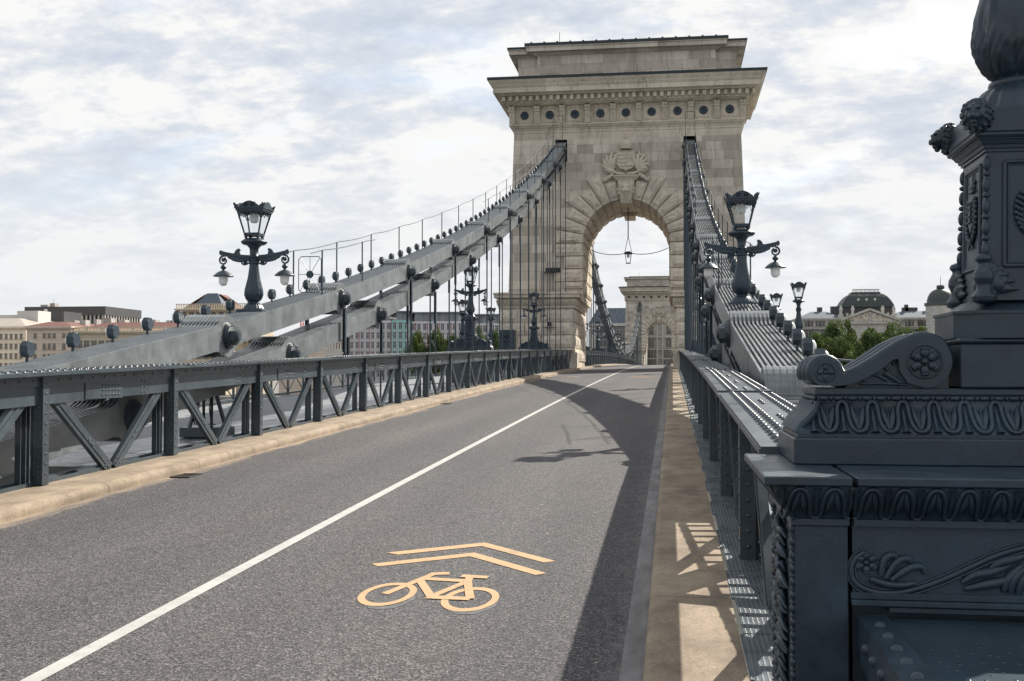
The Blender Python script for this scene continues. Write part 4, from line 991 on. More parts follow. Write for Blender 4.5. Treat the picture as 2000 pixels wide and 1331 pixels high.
# ---------------------------------------------------------------- lamp pylon, local origin at the middle of its base slab
def make_pylon(label, loc, group):
    g = thing('lamp_post', label, 'lamp post', (0, 0, 0), 0, group)
    b = MB(); b.cbox(-0.95, 0.95, -0.33, 0.33, 0, 0.104, 0.006); b.build('base_slab', CAST, g)
    HX, HY = 0.93, 0.30; z0, z1 = 0.108, 0.245
    def off(t): return 0.077 * (0.5 - 0.5 * math.cos(PI * min(1.0, t * 1.04) ** 0.85))
    b = MB(); m = 12
    for i in range(m):
        ta, tb = i / m, (i + 1) / m; vs = []
        for t in (ta, tb):
            o = off(t); z = z0 + 0.012 + (z1 - z0 - 0.012) * t; vs += [(-HX + o, -HY + o, z), (HX - o, -HY + o, z), (HX - o, HY - o, z), (-HX + o, HY - o, z)]
        b.add(vs, [(0, 1, 5, 4), (1, 2, 6, 5), (2, 3, 7, 6), (3, 0, 4, 7)], 0, True)
    b.box(-HX - 0.004, HX + 0.004, -HY - 0.004, HY + 0.004, z0 - 0.003, z0 + 0.012)
    o = off(1); b.cbox(-HX + o - 0.004, HX - o + 0.004, -HY + o - 0.004, HY - o + 0.004, z1 + 0.024, z1 + 0.052, 0.005); b.box(-HX + o + 0.006, HX - o - 0.006, -HY + o + 0.006, HY - o - 0.006, z1 - 0.01, z1 + 0.03)
    nf = lambda t: Vector((0, -1, 0.45)).normalized()
    egg_relief(b, -HX + 0.06, HX - 0.06, z0, z1, lambda u, t: ((u, -HY + off(t), z0 + 0.012 + (z1 - z0 - 0.012) * t), nf(t)), 0.119, r=0.0085)
    for sg in (-1, 1):
        def sf(u, t, sg=sg): return ((sg * (HX - off(t)), u, z0 + 0.012 + (z1 - z0 - 0.012) * t), Vector((sg, 0, 0.45)).normalized())
        k = 0; u = -HY + 0.03
        while u < HY - 0.02:
            pts = [Vector(sf(u, t)[0]) for t in (0.02, 0.25, 0.5, 0.75, 1.0)]; b.tube(pts, [0.017, 0.019, 0.017, 0.014, 0.012], 8); u += 0.043
    beads(b, (-HX + o + 0.01, -HY + o - 0.001, z1 + 0.012), (HX - o - 0.01, -HY + o - 0.001, z1 + 0.012), 0.0105, 0.04)
    for sg in (-1, 1): beads(b, (sg * (HX - o + 0.001), -HY + o + 0.01, z1 + 0.012), (sg * (HX - o + 0.001), HY - o - 0.01, z1 + 0.012), 0.0105, 0.04)
    b.build('egg_and_dart_moulding', CAST, g)
    zb = z1 + 0.054
    # scroll consoles
    for sg in (-1, 1):
        def c(x, z): return (sg * x, z)
        bc = (0.435, zb + 0.104); br = 0.104; sc_ = (0.815, zb + 0.062); sr = 0.058
        out = []
        for i in range(17): a = R(-60 + 200 * i / 16); out.append((bc[0] - br * math.cos(a) * 1.0, bc[1] + br * math.sin(a)))
        # outline walked: over the big volute, down the ramp, round the small one, back along the base
        top = [(bc[0] - br * math.cos(a), bc[1] + br * math.sin(a)) for a in [R(-90 + 210 * i / 16) for i in range(17)]]
        ramp = [(0.535, zb + 0.172), (0.58, zb + 0.142), (0.63, zb + 0.108), (0.68, zb + 0.078), (0.715, zb + 0.060), (0.745, zb + 0.056)]
        small = [(sc_[0] - sr * math.cos(a), sc_[1] + sr * math.sin(a)) for a in [R(30 + 215 * i / 12) for i in range(13)]]
        bot = [(0.76, zb + 0.008), (0.72, zb + 0.014), (0.66, zb + 0.038), (0.60, zb + 0.075), (0.555, zb + 0.112), (0.535, zb + 0.115), (0.53, zb + 0.07), (0.50, zb + 0.02)]
        ol = top + ramp + small + bot
        b = MB(); b.prism([c(x, z) for x, z in ol], -0.225, 0.205, 'y', smooth=True)
        # moulded ribs along the rolling top
        for yy, rr in ((-0.19, 0.016), (-0.11, 0.012), (-0.05, 0.016), (0.02, 0.012), (0.09, 0.016), (0.17, 0.014)):
            pth = [(sg * x, yy, z) for x, z in top[6:] + ramp + small[:11]]; b.tube(pth, rr, 8)
        b.box(*sorted((sg * 0.34, sg * 0.53)), -0.20, 0.19, zb, zb + 0.05); b.prism([c(x, z) for x, z in ((0.50, zb), (0.54, zb + 0.115), (0.72, zb + 0.015), (0.74, zb))], -0.195, 0.19, 'y')
        so = b.build('scroll', CAST, g)
        b = MB()
        for (cc, rr, pn) in ((bc, 0.060, 6), (sc_, 0.034, 4)):
            n = 24; b.lathe([(rr * 1.12, 0), (rr * 1.12, 0.006), (rr * 1.02, 0.007), (rr * 1.0, -0.004)], (0, 0, 0), 28) if False else None
            pts = [(sg * cc[0] + rr * 1.1 * math.cos(2 * PI * i / n), -0.226, cc[1] + rr * 1.1 * math.sin(2 * PI * i / n)) for i in range(n + 1)]; b.tube(pts, 0.0045, 6, cap=False)
            flower(b, (sg * cc[0], -0.228, cc[1]), rr, ((0, -1, 0), (1, 0, 0)), pn)
        b.build('rosette', CAST, so)
        b = MB()
        for (pts, rs) in ((((0.545, 0.09), (0.555, 0.112), (0.575, 0.113), (0.583, 0.10)), 0.008), (((0.56, 0.055), (0.585, 0.088), (0.61, 0.09), (0.618, 0.078)), 0.008), (((0.575, 0.03), (0.62, 0.055), (0.655, 0.052), (0.665, 0.028)), 0.008), (((0.52, 0.02), (0.56, 0.045), (0.585, 0.06)), 0.012), (((0.50, 0.012), (0.60, 0.018), (0.68, 0.016)), 0.007)):
            b.tube([(sg * p[0], -0.2, zb + p[1]) for p in pts], rs, 6)
        b.build('leaf_spray', CAST, so)
    b = MB(); b.cbox(-0.30, 0.30, -0.235, 0.235, zb, zb + 0.175, 0.006); b.cbox(-0.31, 0.31, -0.245, 0.245, zb + 0.176, zb + 0.195, 0.007)
    def octo(h, hy, ch): return [(-h, -hy + ch), (-h + ch, -hy), (h - ch, -hy), (h, -hy + ch), (h, hy - ch), (h - ch, hy), (-h + ch, hy), (-h, hy - ch)]
    z = zb + 0.196
    b.prism(octo(0.31, 0.25, 0.09), z, z + 0.095, 'z'); 
    for (a, e, h0, h1) in ((0.096, 0.108, 0.315, 0.315), (0.108, 0.12, 0.295, 0.275), (0.12, 0.14, 0.265, 0.24), (0.14, 0.15, 0.235, 0.225)):
        p0 = octo(h0, h0 - 0.06, 0.085); p1 = octo(h1, h1 - 0.06 + (0.0), 0.085); n = 8
        b.add([(x, y, z + a) for x, y in p0] + [(x, y, z + e) for x, y in p1], [tuple(range(8)), tuple(range(8, 16))] + [(i, (i + 1) % 8, 8 + (i + 1) % 8, 8 + i) for i in range(8)])
    b.build('pedestal_block', CAST, g)
    zs0 = z + 0.15; zs1 = 1.235; h0, h1 = 0.200, 0.182
    b = MB(); def_ = lambda h, z_: [(-h, -h, z_), (h, -h, z_), (h, h, z_), (-h, h, z_)]
    b.add(def_(h0, zs0) + def_(h1, zs1), [(0, 3, 2, 1), (4, 5, 6, 7), (0, 1, 5, 4), (1, 2, 6, 5), (2, 3, 7, 6), (3, 0, 4, 7)])
    # framed panels on each face
    for k in range(4):
        M = Matrix.Rotation(k * PI / 2, 3, 'Z')
        def P(u, t, o_=0.0): h = h0 + (h1 - h0) * t; return M @ Vector((u, -h - o_, zs0 + (zs1 - zs0) * t))
        for (ua, ta, ub, tb) in ((-0.125, 0.23, 0.125, 0.23), (0.125, 0.23, 0.115, 0.93), (0.115, 0.93, -0.115, 0.93), (-0.115, 0.93, -0.125, 0.23)):
            b.tube([P(ua, ta, 0.002), P(ub, tb, 0.002)], 0.009, 6); 
            b.tube([P(ua * 0.88, ta + (0.02 if ta < 0.5 else -0.02), 0.001), P(ub * 0.88, tb + (0.02 if tb < 0.5 else -0.02), 0.001)], 0.004, 5)
    shaft = b.build('shaft', CAST, g)
    for k in range(4):
        M = Matrix.Rotation(k * PI / 2, 3, 'Z'); b = MB()
        def P(u, z_, o_=0.0): t = (z_ - zs0) / (zs1 - zs0); h = h0 + (h1 - h0) * t; return M @ Vector((u, -h - o_, z_))
        zc = zs0 + 0.36
        # crown, shield with double cross, wreath of laurel
        for i in range(5): b.ball(P(-0.028 + 0.014 * i, zc + 0.135, 0.004), 0.009, 6, 5)
        b.ball(P(0, zc + 0.12, 0.002), (0.034, 0.014, 0.026) if k % 2 == 0 else (0.014, 0.034, 0.026), 10, 6); b.tube([P(-0.034, zc + 0.10, 0.006), P(0.034, zc + 0.10, 0.006)], 0.008, 6); b.tube([P(0, zc + 0.14, 0.005), P(0.006, zc + 0.172, 0.005)], 0.004, 5)
        sh = [(-0.038, 0.075), (0.038, 0.075), (0.042, 0.03), (0.034, -0.03), (0.0, -0.075), (-0.034, -0.03), (-0.042, 0.03)]
        n = 7; vs = [P(u, zc + v, 0.0) for u, v in sh] + [P(u, zc + v, 0.012) for u, v in sh]
        b.add([tuple(v) for v in vs], [tuple(range(n, 2 * n))] + [(i, (i + 1) % n, n + (i + 1) % n, n + i) for i in range(n)])
        b.tube([P(0.014, zc - 0.03, 0.015), P(0.014, zc + 0.055, 0.015)], 0.004, 5); b.tube([P(0.002, zc + 0.035, 0.015), P(0.026, zc + 0.035, 0.015)], 0.0035, 5); b.tube([P(-0.002, zc + 0.015, 0.015), P(0.030, zc + 0.015, 0.015)], 0.0035, 5)
        for i in range(4): b.tube([P(-0.034, zc + 0.055 - 0.028 * i, 0.014), P(-0.004, zc + 0.055 - 0.028 * i, 0.014)], 0.004, 5)
        for sg in (-1, 1):
            for i in range(11):
                a = R(-85 + 13.5 * i); c_ = (sg * 0.068 * math.cos(a), zc - 0.015 + 0.095 * math.sin(a))
                for j in (-1, 0, 1): b.ball(P(c_[0] + sg * 0.010 * j, c_[1] + 0.006 * j, 0.008), 0.010, 6, 5)
        for sg in (-1, 1): b.tube([P(0, zc - 0.11, 0.008), P(sg * 0.035, zc - 0.14, 0.006)], [0.009, 0.003], 5)
        b.build('coat_of_arms', CAST, shaft)
    for sx in (-1, 1):
        for sy in (-1, 1):
            b = MB(); beads(b, (sx * (h0 - 0.004), sy * (h0 - 0.004), zs0 + 0.17), (sx * (h1 - 0.002), sy * (h1 - 0.002), zs1), 0.0155, 0.062); b.build('bead_moulding', CAST, shaft)
    for sx in (-1, 1):                                 # winged feet at the corners
        for sy in (-1, 1):
            b = MB(); x, y = sx * (h0 + 0.004), sy * (h0 + 0.004)
            b.lathe([(0.02, 0), (0.045, 0.01), (0.05, 0.03), (0.03, 0.055), (0.028, 0.075), (0.04, 0.10), (0.038, 0.125), (0.024, 0.15), (0.02, 0.16), (0.034, 0.175), (0.03, 0.19), (0.01, 0.20)], (x, y, zs0 - 0.015), 14)
            for i in range(6):
                t = i / 5; ang = R(8 + 70 * t); l = 0.135 * (1 - 0.25 * t)
                for (dx, dy) in ((-sx, 0), (0, -sy)):
                    p0 = Vector((x, y, zs0 + 0.03 + 0.05 * t)); p1 = p0 + Vector((dx * l * math.cos(ang) * 0.6, dy * l * math.cos(ang) * 0.6, l * math.sin(ang) * 0.7)); p2 = p0 + Vector((dx * l * math.cos(ang), dy * l * math.cos(ang), l * math.sin(ang) * 0.75))
                    b.tube([p0, p1, p2], [0.016, 0.018, 0.006], 6)
            for (dx, dy) in ((-sx, 0), (0, -sy)): b.ball((x + dx * 0.05, y + dy * 0.05, zs0 + 0.06), (0.03, 0.03, 0.032), 9, 7)
            b.build('corner_foot', CAST, g, remesh=0.004)
    b = MB()
    prof = [(r_, z_ * 0.56) for r_, z_ in [(0.184, 0.0), (0.190, 0.0), (0.190, 0.018), (0.197, 0.022), (0.20, 0.045), (0.207, 0.05), (0.215, 0.075), (0.220, 0.08), (0.220, 0.095), (0.235, 0.115), (0.243, 0.13), (0.243, 0.165)]]
    for (ra, za), (rb, zb_) in zip(prof, prof[1:]):
        b.add([(x, y, zs1 + za) for x, y in ((-ra, -ra), (ra, -ra), (ra, ra), (-ra, ra))] + [(x, y, zs1 + zb_) for x, y in ((-rb, -rb), (rb, -rb), (rb, rb), (-rb, rb))], [(0, 1, 5, 4), (1, 2, 6, 5), (2, 3, 7, 6), (3, 0, 4, 7)])
    b.build('cornice', CAST, g)
    for k in range(4):
        b = MB(); lion_mesh(b, 0.125, (0, -0.02, 0)); sx, sy = ((1, -1), (1, 1), (-1, 1), (-1, -1))[k]; a = (R(25), R(85), R(-85), R(-25))[k]; M = Matrix.Rotation(a, 3, 'Z')
        b.v = [tuple(M @ Vector(v) + Vector((sx * 0.232, sy * (0.238 if sy < 0 else 0.21), 1.365))) for v in b.v]
        b.build('lion_head', CAST, g, remesh=0.0032)
    make_lamp(g, 1.285, pw=0.237)
    g.location = loc
    return g
GP = 'ornate cast iron lamps of the bridge'
ZL = 1.44
pyl = make_pylon('huge cast iron lamp post on a scrolled pedestal, cut off at the right edge', (4.775, 4.85, ZL), GP)
def pier(parent_loc, g):      # block under a lamp post that stands on the girder
    b = MB(); x, y, z = parent_loc; b.cbox(x - 0.98, x + 0.98, y - 0.34, y + 0.34, zr(y) - 0.2, z, 0.02); b.build('pier', GIRD, g)
for (x, y, lab) in ((-5.02, 46.5, 'two armed lamp post on a scrolled pedestal behind the left hanger rods'),
                    (-5.15, 69.5, 'two armed lamp post on a scrolled pedestal in front of the near tower base'),
                    (5.02, 46.5, 'two armed lamp post behind the right chain, one pendant globe showing beside the rods'),
                    (5.15, 69.5, 'two armed lamp post beside the near tower on the right, almost hidden by the rods'),
                    (-5.0, 104, 'first lamp post past the near tower, seen through the left side of its arch'),
                    (-5.0, 128, 'second lamp post past the near tower, seen through its arch'),
                    (-5.0, 152, 'third lamp post past the near tower, seen through its arch'),
                    (-5.0, 176, 'fourth and farthest lamp post on the middle span seen through the arch'),
                    (-5.0, 200, 'small distant lamp post at the foot of the middle span chain')):
    z = zr(y) + 1.43; g = dup(pyl, (x, y, z), 0, lab); pier((x, y, z), g)
# single lanterns on the outer side
sg_l = thing('lantern_post', 'x', 'lantern post', (0, 0, 0), 0, 'single lantern posts on the outer railings')
make_lamp(sg_l, 0.75, single=True)
b = MB(); b.cbox(-0.34, 0.34, -0.3, 0.3, -1.3, 0.02, 0.02); b.cbox(-0.30, 0.30, -0.25, 0.25, 0.021, 0.14, 0.02)
b.add([(-0.2, -0.2, 0.14), (0.2, -0.2, 0.14), (0.2, 0.2, 0.14), (-0.2, 0.2, 0.14), (-0.17, -0.17, 0.8), (0.17, -0.17, 0.8), (0.17, 0.17, 0.8), (-0.17, 0.17, 0.8)], [(0, 1, 5, 4), (1, 2, 6, 5), (2, 3, 7, 6), (3, 0, 4, 7)]); b.cbox(-0.23, 0.23, -0.23, 0.23, 0.8, 0.87, 0.015)
b.build('pedestal', CAST, sg_l)
b = MB()
for sg in (-1, 1):
    pts = [(sg * 0.30 + sg * 0.02 * math.cos(a) * 1, -0.28, 0.02 + 0.0) for a in (0,)]
n = 14; b.prism([(0.33 * math.cos(PI * i / n), 0.02 + 0.30 * math.sin(PI * i / n)) for i in range(n + 1)], -0.30, -0.24, 'y'); flower(b, (0, -0.305, 0.14), 0.13, ((0, -1, 0), (1, 0, 0)), 8); b.build('rosette_panel', CAST, sg_l)
first = True
for (x, y, lab) in ((8.62, 48.5, 'single lantern post beyond the right chain, the nearer and taller of the two'), (8.6, 58.5, 'single lantern post beyond the right chain, the farther and smaller of the two'),
                    (-8.35, 62.5, 'single lantern post just left of the left tower side lamp post, behind rods'), (-8.6, 74, 'single lantern post close beside the near tower base on the left')):
    loc = (x, y, zr(y) + 1.25)
    if first: sg_l.location = loc; sg_l['label'] = lab; first = False
    else: dup(sg_l, loc, 0, lab)
for o_ in KIDS[pyl.name]:
    if o_.name.startswith('arm'): o_.location.z += 0.14
# iron pier block beside the tower base
X0, Z0 = at(977, 676, 76); X1, Z1_ = at(1006, 645, 76)
g = thing('iron_pier', 'square dark cast iron pier with a rosette at the foot of the near tower', 'pier', ((X0 + X1) / 2, 76, Z0))
b = MB(); b.cbox(X0, X1, 75.6, 76.6, Z0 - 2, Z1_, 0.02); b.build('block', CAST, g); b = MB(); flower(b, ((X0 + X1) / 2, 75.59, (Z0 + Z1_) / 2), 0.36, ((0, -1, 0), (1, 0, 0)), 8); b.build('rosette', CAST, g)

# ================================================================== foreground parapet under the lamp post
g = thing('iron_parapet', 'dark cast iron parapet with leaf moulding and scroll relief at the bottom right corner', 'parapet', (3.8, 4.3, 0))
b = MB(); b.cbox(3.67, 3.967, 4.0, 5.12, 1.408, 1.44, 0.005); b.cbox(3.983, 6.2, 4.004, 5.12, 1.408, 1.44, 0.005); b.build('ledge', CAST, g)
def ef(t): return 0.07 * (1 - t) ** 1.6 * 1.0
b = MB(); z0_, z1_ = 1.285, 1.405; xs = [(3.78, 3.967), (3.983, 6.1)]; m = 10
def prot(t): return 0.075 * math.sin(t * PI / 2) ** 1.4
for (xa, xb) in xs:
    for i in range(m):
        ta, tb = i / m, (i + 1) / m; a0, a1 = prot(ta), prot(tb); za, zb_ = z0_ + (z1_ - z0_) * ta, z0_ + (z1_ - z0_) * tb
        x_0a = xa - (a0 if xa < 3.9 else 0); x_0b = xa - (a1 if xa < 3.9 else 0)
        b.add([(x_0a, 4.10 - a0, za), (xb, 4.10 - a0, za), (xb, 4.10 - a1, zb_), (x_0b, 4.10 - a1, zb_)], [(0, 1, 2, 3)], 0, True)
        if xa < 3.9: b.add([(x_0a, 4.10 - a0, za), (x_0b, 4.10 - a1, zb_), (x_0b, 5.05, zb_), (x_0a, 5.05, za)], [(0, 1, 2, 3)], 0, True)
    b.box(xa - (0.012 if xa < 3.9 else 0), xb, 4.088, 5.0, z0_ - 0.022, z0_)
    b.box(xa, xb, 4.12, 5.0, z0_, z1_)
    egg_relief(b, xa + (0.0 if xa > 3.9 else -0.045), xb, z0_, z1_, lambda u, t: ((u, 4.10 - prot(t), z0_ + (z1_ - z0_) * t), Vector((0, -1, -0.5)).normalized()), 0.108, flip=True, r=0.0072)
egg_relief(b, 4.08, 5.0, z0_, z1_, lambda u, t: ((3.78 - prot(t), u, z0_ + (z1_ - z0_) * t), Vector((-1, 0, -0.5)).normalized()), 0.108, flip=True, r=0.0072)
b.build('leaf_moulding', CAST, g, fixn=False)
b = MB(); b.cbox(3.782, 3.964, 4.102, 4.92, 0.0, 1.262, 0.004)
post = b.build('post', CAST, g)
b = MB()
beads(b, (3.777, 4.12, 0.05), (3.777, 4.12, 1.26), 0.0145, 0.034); b.build('bead_moulding', CAST, post); b = MB(); beads(b, (3.777, 4.86, 0.05), (3.777, 4.86, 1.26), 0.0145, 0.034); b.build('bead_moulding', CAST, post)
b = MB(); r2 = random.Random(5)                        # hanging foliage relief on the road side of the post
for k in range(20):
    z = 1.17 - 0.058 * k; yc = 4.49 + 0.05 * math.sin(k * 1.3); wd = 0.10 + 0.09 * abs(math.sin(k * 0.75 + 0.4))
    for sg in (-1, 1):
        for j in range(3):
            a = R(-35 + 42 * j + r2.uniform(-18, 18)); l = wd * r2.uniform(0.8, 1.25); p0 = Vector((3.779, yc, z))
            p1 = p0 + Vector((-0.022, sg * l * 0.5 * math.cos(a), l * 0.5 * math.sin(a) + 0.01)); p2 = p0 + Vector((-0.016, sg * l * 0.85 * math.cos(a), l * 0.7 * math.sin(a))); p3 = p0 + Vector((-0.004, sg * l * math.cos(a), l * 0.6 * math.sin(a) - 0.02))
            b.tube([p0, p1, p2, p3], [0.008, 0.014, 0.012, 0.004], 7)
    b.ball((3.774, yc, z), (0.02, 0.022, 0.026), 8, 6)
for z, r_ in ((1.02, 0.07), (0.68, 0.09), (0.36, 0.075)): flower(b, (3.762, 4.49, z), r_, ((-1, 0, 0), (0, 1, 0)), 6)
b.build('foliage_relief', CAST, post)
b = MB(); b.box(3.985, 6.1, 4.161, 5.0, -0.4, 1.283); b.box(3.98, 6.1, 4.115, 4.16, 1.03, 1.285)
b.cbox(3.972, 6.1, 4.098, 4.16, 1.005, 1.03, 0.004); b.cbox(3.972, 6.1, 4.082, 4.16, 0.985, 1.006, 0.004); b.cbox(4.1, 6.1, 4.092, 4.16, 0.962, 0.985, 0.004)
b.prism([(6.1, 1.03), (4.42, 1.03), (6.1, 1.10)], 4.108, 4.12, 'y')
fr = b.build('frieze_panel', CAST, g)
b = MB()
path = [at(px, py, 4.1) for px, py in ((1690, 1080), (1672, 1092), (1664, 1112), (1668, 1135), (1690, 1152), (1730, 1160), (1780, 1155), (1840, 1135), (1900, 1108), (1950, 1086), (2010, 1070), (2080, 1066), (2150, 1075))]
from mathutils import Vector as V_
def spl(P, n=5):
    out = []
    for i in range(len(P) - 1):
        p0 = P[max(i - 1, 0)]; p1 = P[i]; p2 = P[i + 1]; p3 = P[min(i + 2, len(P) - 1)]
        for k in range(n):
            t = k / n; out.append(tuple(0.5 * (2 * p1[j] + (p2[j] - p0[j]) * t + (2 * p0[j] - 5 * p1[j] + 4 * p2[j] - p3[j]) * t * t + (3 * p1[j] - p0[j] - 3 * p2[j] + p3[j]) * t ** 3) for j in range(len(P[0]))))
    out.append(P[-1]); return out
ps = spl(path); nps = len(ps)
for off_, rr in ((0.0, 0.011), (0.014, 0.004), (-0.014, 0.004)):
    q = []
    for i, p in enumerate(ps):
        a_ = ps[max(0, i - 1)]; c_ = ps[min(nps - 1, i + 1)]; dx, dz = c_[0] - a_[0], c_[1] - a_[1]; l = math.hypot(dx, dz) or 1
        q.append((p[0] - dz / l * off_, 4.112 if off_ == 0 else 4.108, p[1] + dx / l * off_))
    b.tube(q, rr, 8)
x, z = at(1693, 1100, 4.1); flower(b, (x, 4.108, z), 0.042, ((0, -1, 0), (1, 0, 0)), 6)
for pts in (((1722, 1125), (1728, 1095), (1742, 1085), (1752, 1090)), ((1732, 1130), (1752, 1100), (1772, 1092), (1780, 1100)), ((1742, 1135), (1775, 1112), (1800, 1108), (1808, 1122)), ((1700, 1132), (1730, 1142), (1760, 1145), (1790, 1140))):
    q = spl([at(p[0], p[1], 4.1) for p in pts], 4); n = len(q); b.tube([(p[0], 4.11, p[1]) for p in q], [0.009 + 0.006 * math.sin(PI * i / (n - 1) * 0.8 + 0.6) for i in range(n)], 7)
for pts in (((1880, 1140), (1905, 1125), (1940, 1118), (1975, 1105)), ((1885, 1152), (1920, 1145), (1955, 1138), (1985, 1128)), ((1935, 1112), (1955, 1100), (1985, 1092), (2010, 1085)), ((1975, 1160), (1978, 1140), (1990, 1122), (2005, 1110)), ((1990, 1163), (1996, 1140), (2008, 1125), (2020, 1112)), ((1962, 1158), (1966, 1140), (1980, 1122), (1998, 1105))):
    q = spl([at(p[0], p[1], 4.1) for p in pts], 4); n = len(q); b.tube([(p[0], 4.11, p[1]) for p in q], [0.008 + 0.011 * math.sin(PI * i / (n - 1)) for i in range(n)], 7)
b.build('scroll_relief', CAST, fr)
# riveted box girder that runs on towards the camera
g = thing('box_girder', 'dark riveted steel box with rain drops on its top plate, in the bottom right corner', 'girder', (4.6, 2, 0.5))
def zb_(y): return 0.03 * (y - 4.1)
yy = frange(-2.5, 4.09, 1.0)
b = MB(); b.sweep([(4.075, 0.945), (6.1, 0.945), (6.1, 0.9), (4.075, 0.9)], yy, zf=zb_); b.build('top_plate', WET, g)
b = MB(); b.sweep([(3.99, 0.958), (4.09, 0.958), (4.09, 0.946), (3.99, 0.946)], yy, zf=zb_); b.sweep([(3.99, 0.9455), (4.005, 0.9455), (4.005, 0.80), (3.99, 0.80)], yy, zf=zb_)
y = -1.0
while y < 4.02: b.rivet((4.04, y, 0.958 + zb_(y)), (0, 0, 1), 0.021, 12); b.rivet((3.99, y - 0.03, 0.885 + zb_(y)), (-1, 0, 0), 0.021, 12); y += 0.145
b.build('edge_angle', CAST, g)
b = MB(); b.sweep([(4.006, 0.90), (4.02, 0.90), (4.02, -0.4), (4.006, -0.4)], yy, zf=zb_); b.build('side_plate', CAST, g)

# ================================================================== towers
def rough_block(b, x0, x1, z0, z1, yf, dep=0.22, face=-1, seed=0, axis='y', mi=0):
    """rusticated block: drafted margin and a raised rough panel; axis y: face looks along -y, axis x: looks along +-x"""
    r_ = random.Random(seed); nu = max(3, int((x1 - x0) / 0.22)); nv = max(3, int((z1 - z0) / 0.2))
    mg = 0.07; g0 = dep * 0.55
    def P(u, w, d): return (u, yf - d, w) if axis == 'y' else (yf + face * d, u, w)
    # base slab with chamfer
    c = 0.03
    ring0 = [(x0, z0), (x1, z0), (x1, z1), (x0, z1)]; ring1 = [(x0 + c, z0 + c), (x1 - c, z0 + c), (x1 - c, z1 - c), (x0 + c, z1 - c)]
    ring2 = [(x0 + mg, z0 + mg), (x1 - mg, z0 + mg), (x1 - mg, z1 - mg), (x0 + mg, z1 - mg)]
    vs = [P(u, w, 0) for u, w in ring0] + [P(u, w, g0 - c) for u, w in ring0] + [P(u, w, g0) for u, w in ring1] + [P(u, w, g0) for u, w in ring2]
    fs = []
    for k in range(3):
        for i in range(4): j = (i + 1) % 4; fs.append((k * 4 + i, k * 4 + j, (k + 1) * 4 + j, (k + 1) * 4 + i))
    b.add(vs, fs, mi)
    vs = []; W_ = (x1 - x0 - 2 * mg); H_ = (z1 - z0 - 2 * mg)
    for j in range(nv + 1):
        for i in range(nu + 1):
            e = i in (0, nu) or j in (0, nv); d = g0 if e else g0 + (dep - g0) * (0.55 + 0.45 * r_.random())
            vs.append(P(x0 + mg + W_ * i / nu, z0 + mg + H_ * j / nv, d))
    b.add(vs, [(j * (nu + 1) + i, j * (nu + 1) + i + 1, (j + 1) * (nu + 1) + i + 1, (j + 1) * (nu + 1) + i) for j in range(nv) for i in range(nu)], mi)
def quad_block(b, q, yf, dep, seed=0, mi=0):
    """rusticated block on a general quad q (four (x,z) points) facing -y"""
    r_ = random.Random(seed); cx = sum(p[0] for p in q) / 4; cz = sum(p[1] for p in q) / 4
    def ins(k): 
        out = []
        for p in q:
            dx, dz = p[0] - cx, p[1] - cz; l = math.hypot(dx, dz); f = max(0, (l - k * 1.4) / l); out.append((cx + dx * f, cz + dz * f))
        return out
    g0 = dep * 0.55; r0 = q; r1 = ins(0.03); r2 = ins(0.09)
    vs = [(x, yf, z) for x, z in r0] + [(x, yf - g0 + 0.03, z) for x, z in r0] + [(x, yf - g0, z) for x, z in r1] + [(x, yf - g0, z) for x, z in r2]; fs = []
    for k in range(3):
        for i in range(4): j = (i + 1) % 4; fs.append((k * 4 + i, k * 4 + j, (k + 1) * 4 + j, (k + 1) * 4 + i))
    b.add(vs, fs, mi); nu, nv = 5, 6; vs = []
    for j in range(nv + 1):
        for i in range(nu + 1):
            u, v = i / nu, j / nv; x = (r2[0][0] * (1 - u) + r2[1][0] * u) * (1 - v) + (r2[3][0] * (1 - u) + r2[2][0] * u) * v; z = (r2[0][1] * (1 - u) + r2[1][1] * u) * (1 - v) + (r2[3][1] * (1 - u) + r2[2][1] * u) * v
            e = i in (0, nu) or j in (0, nv); vs.append((x, yf - (g0 if e else g0 + (dep - g0) * (0.5 + 0.5 * r_.random())), z))
    b.add(vs, [(j * (nu + 1) + i, j * (nu + 1) + i + 1, (j + 1) * (nu + 1) + i + 1, (j + 1) * (nu + 1) + i) for j in range(nv) for i in range(nu)], mi)

TCX = 0.08; DEP = 8.6; YF = 0.0           # local: front face at y 0, back at DEP; the camera looks along +y
ZSP = 11.25; RA = 3.2
def leaf_spray(b, cx, cz, y, sg, s_):
    """acanthus spray of the coat of arms"""
    for i in range(6):
        a = R(12 + 19 * i); l = s_ * (0.82 + 0.10 * i - 0.03 * (i - 3) ** 2)
        d = Vector((sg * math.cos(a), 0, math.sin(a)))
        p0 = Vector((cx, y, cz)); perp = Vector((-d.z, 0, d.x))
        pts = [p0 + d * l * t + perp * 0.10 * l * math.sin(PI * t) + Vector((0, -0.10 * math.sin(PI * t * 0.8), 0)) for t in (0, 0.2, 0.4, 0.6, 0.8, 1.0)]
        b.tube(pts, [0.06, 0.11, 0.15, 0.14, 0.10, 0.04], 8)
        for t in (0.35, 0.55, 0.75):
            for e in (-1, 1): q = p0 + d * l * t; b.ball(q + perp * e * 0.11 + Vector((0, -0.08, 0)) + d * 0.05, (0.085, 0.06, 0.085), 8, 6)
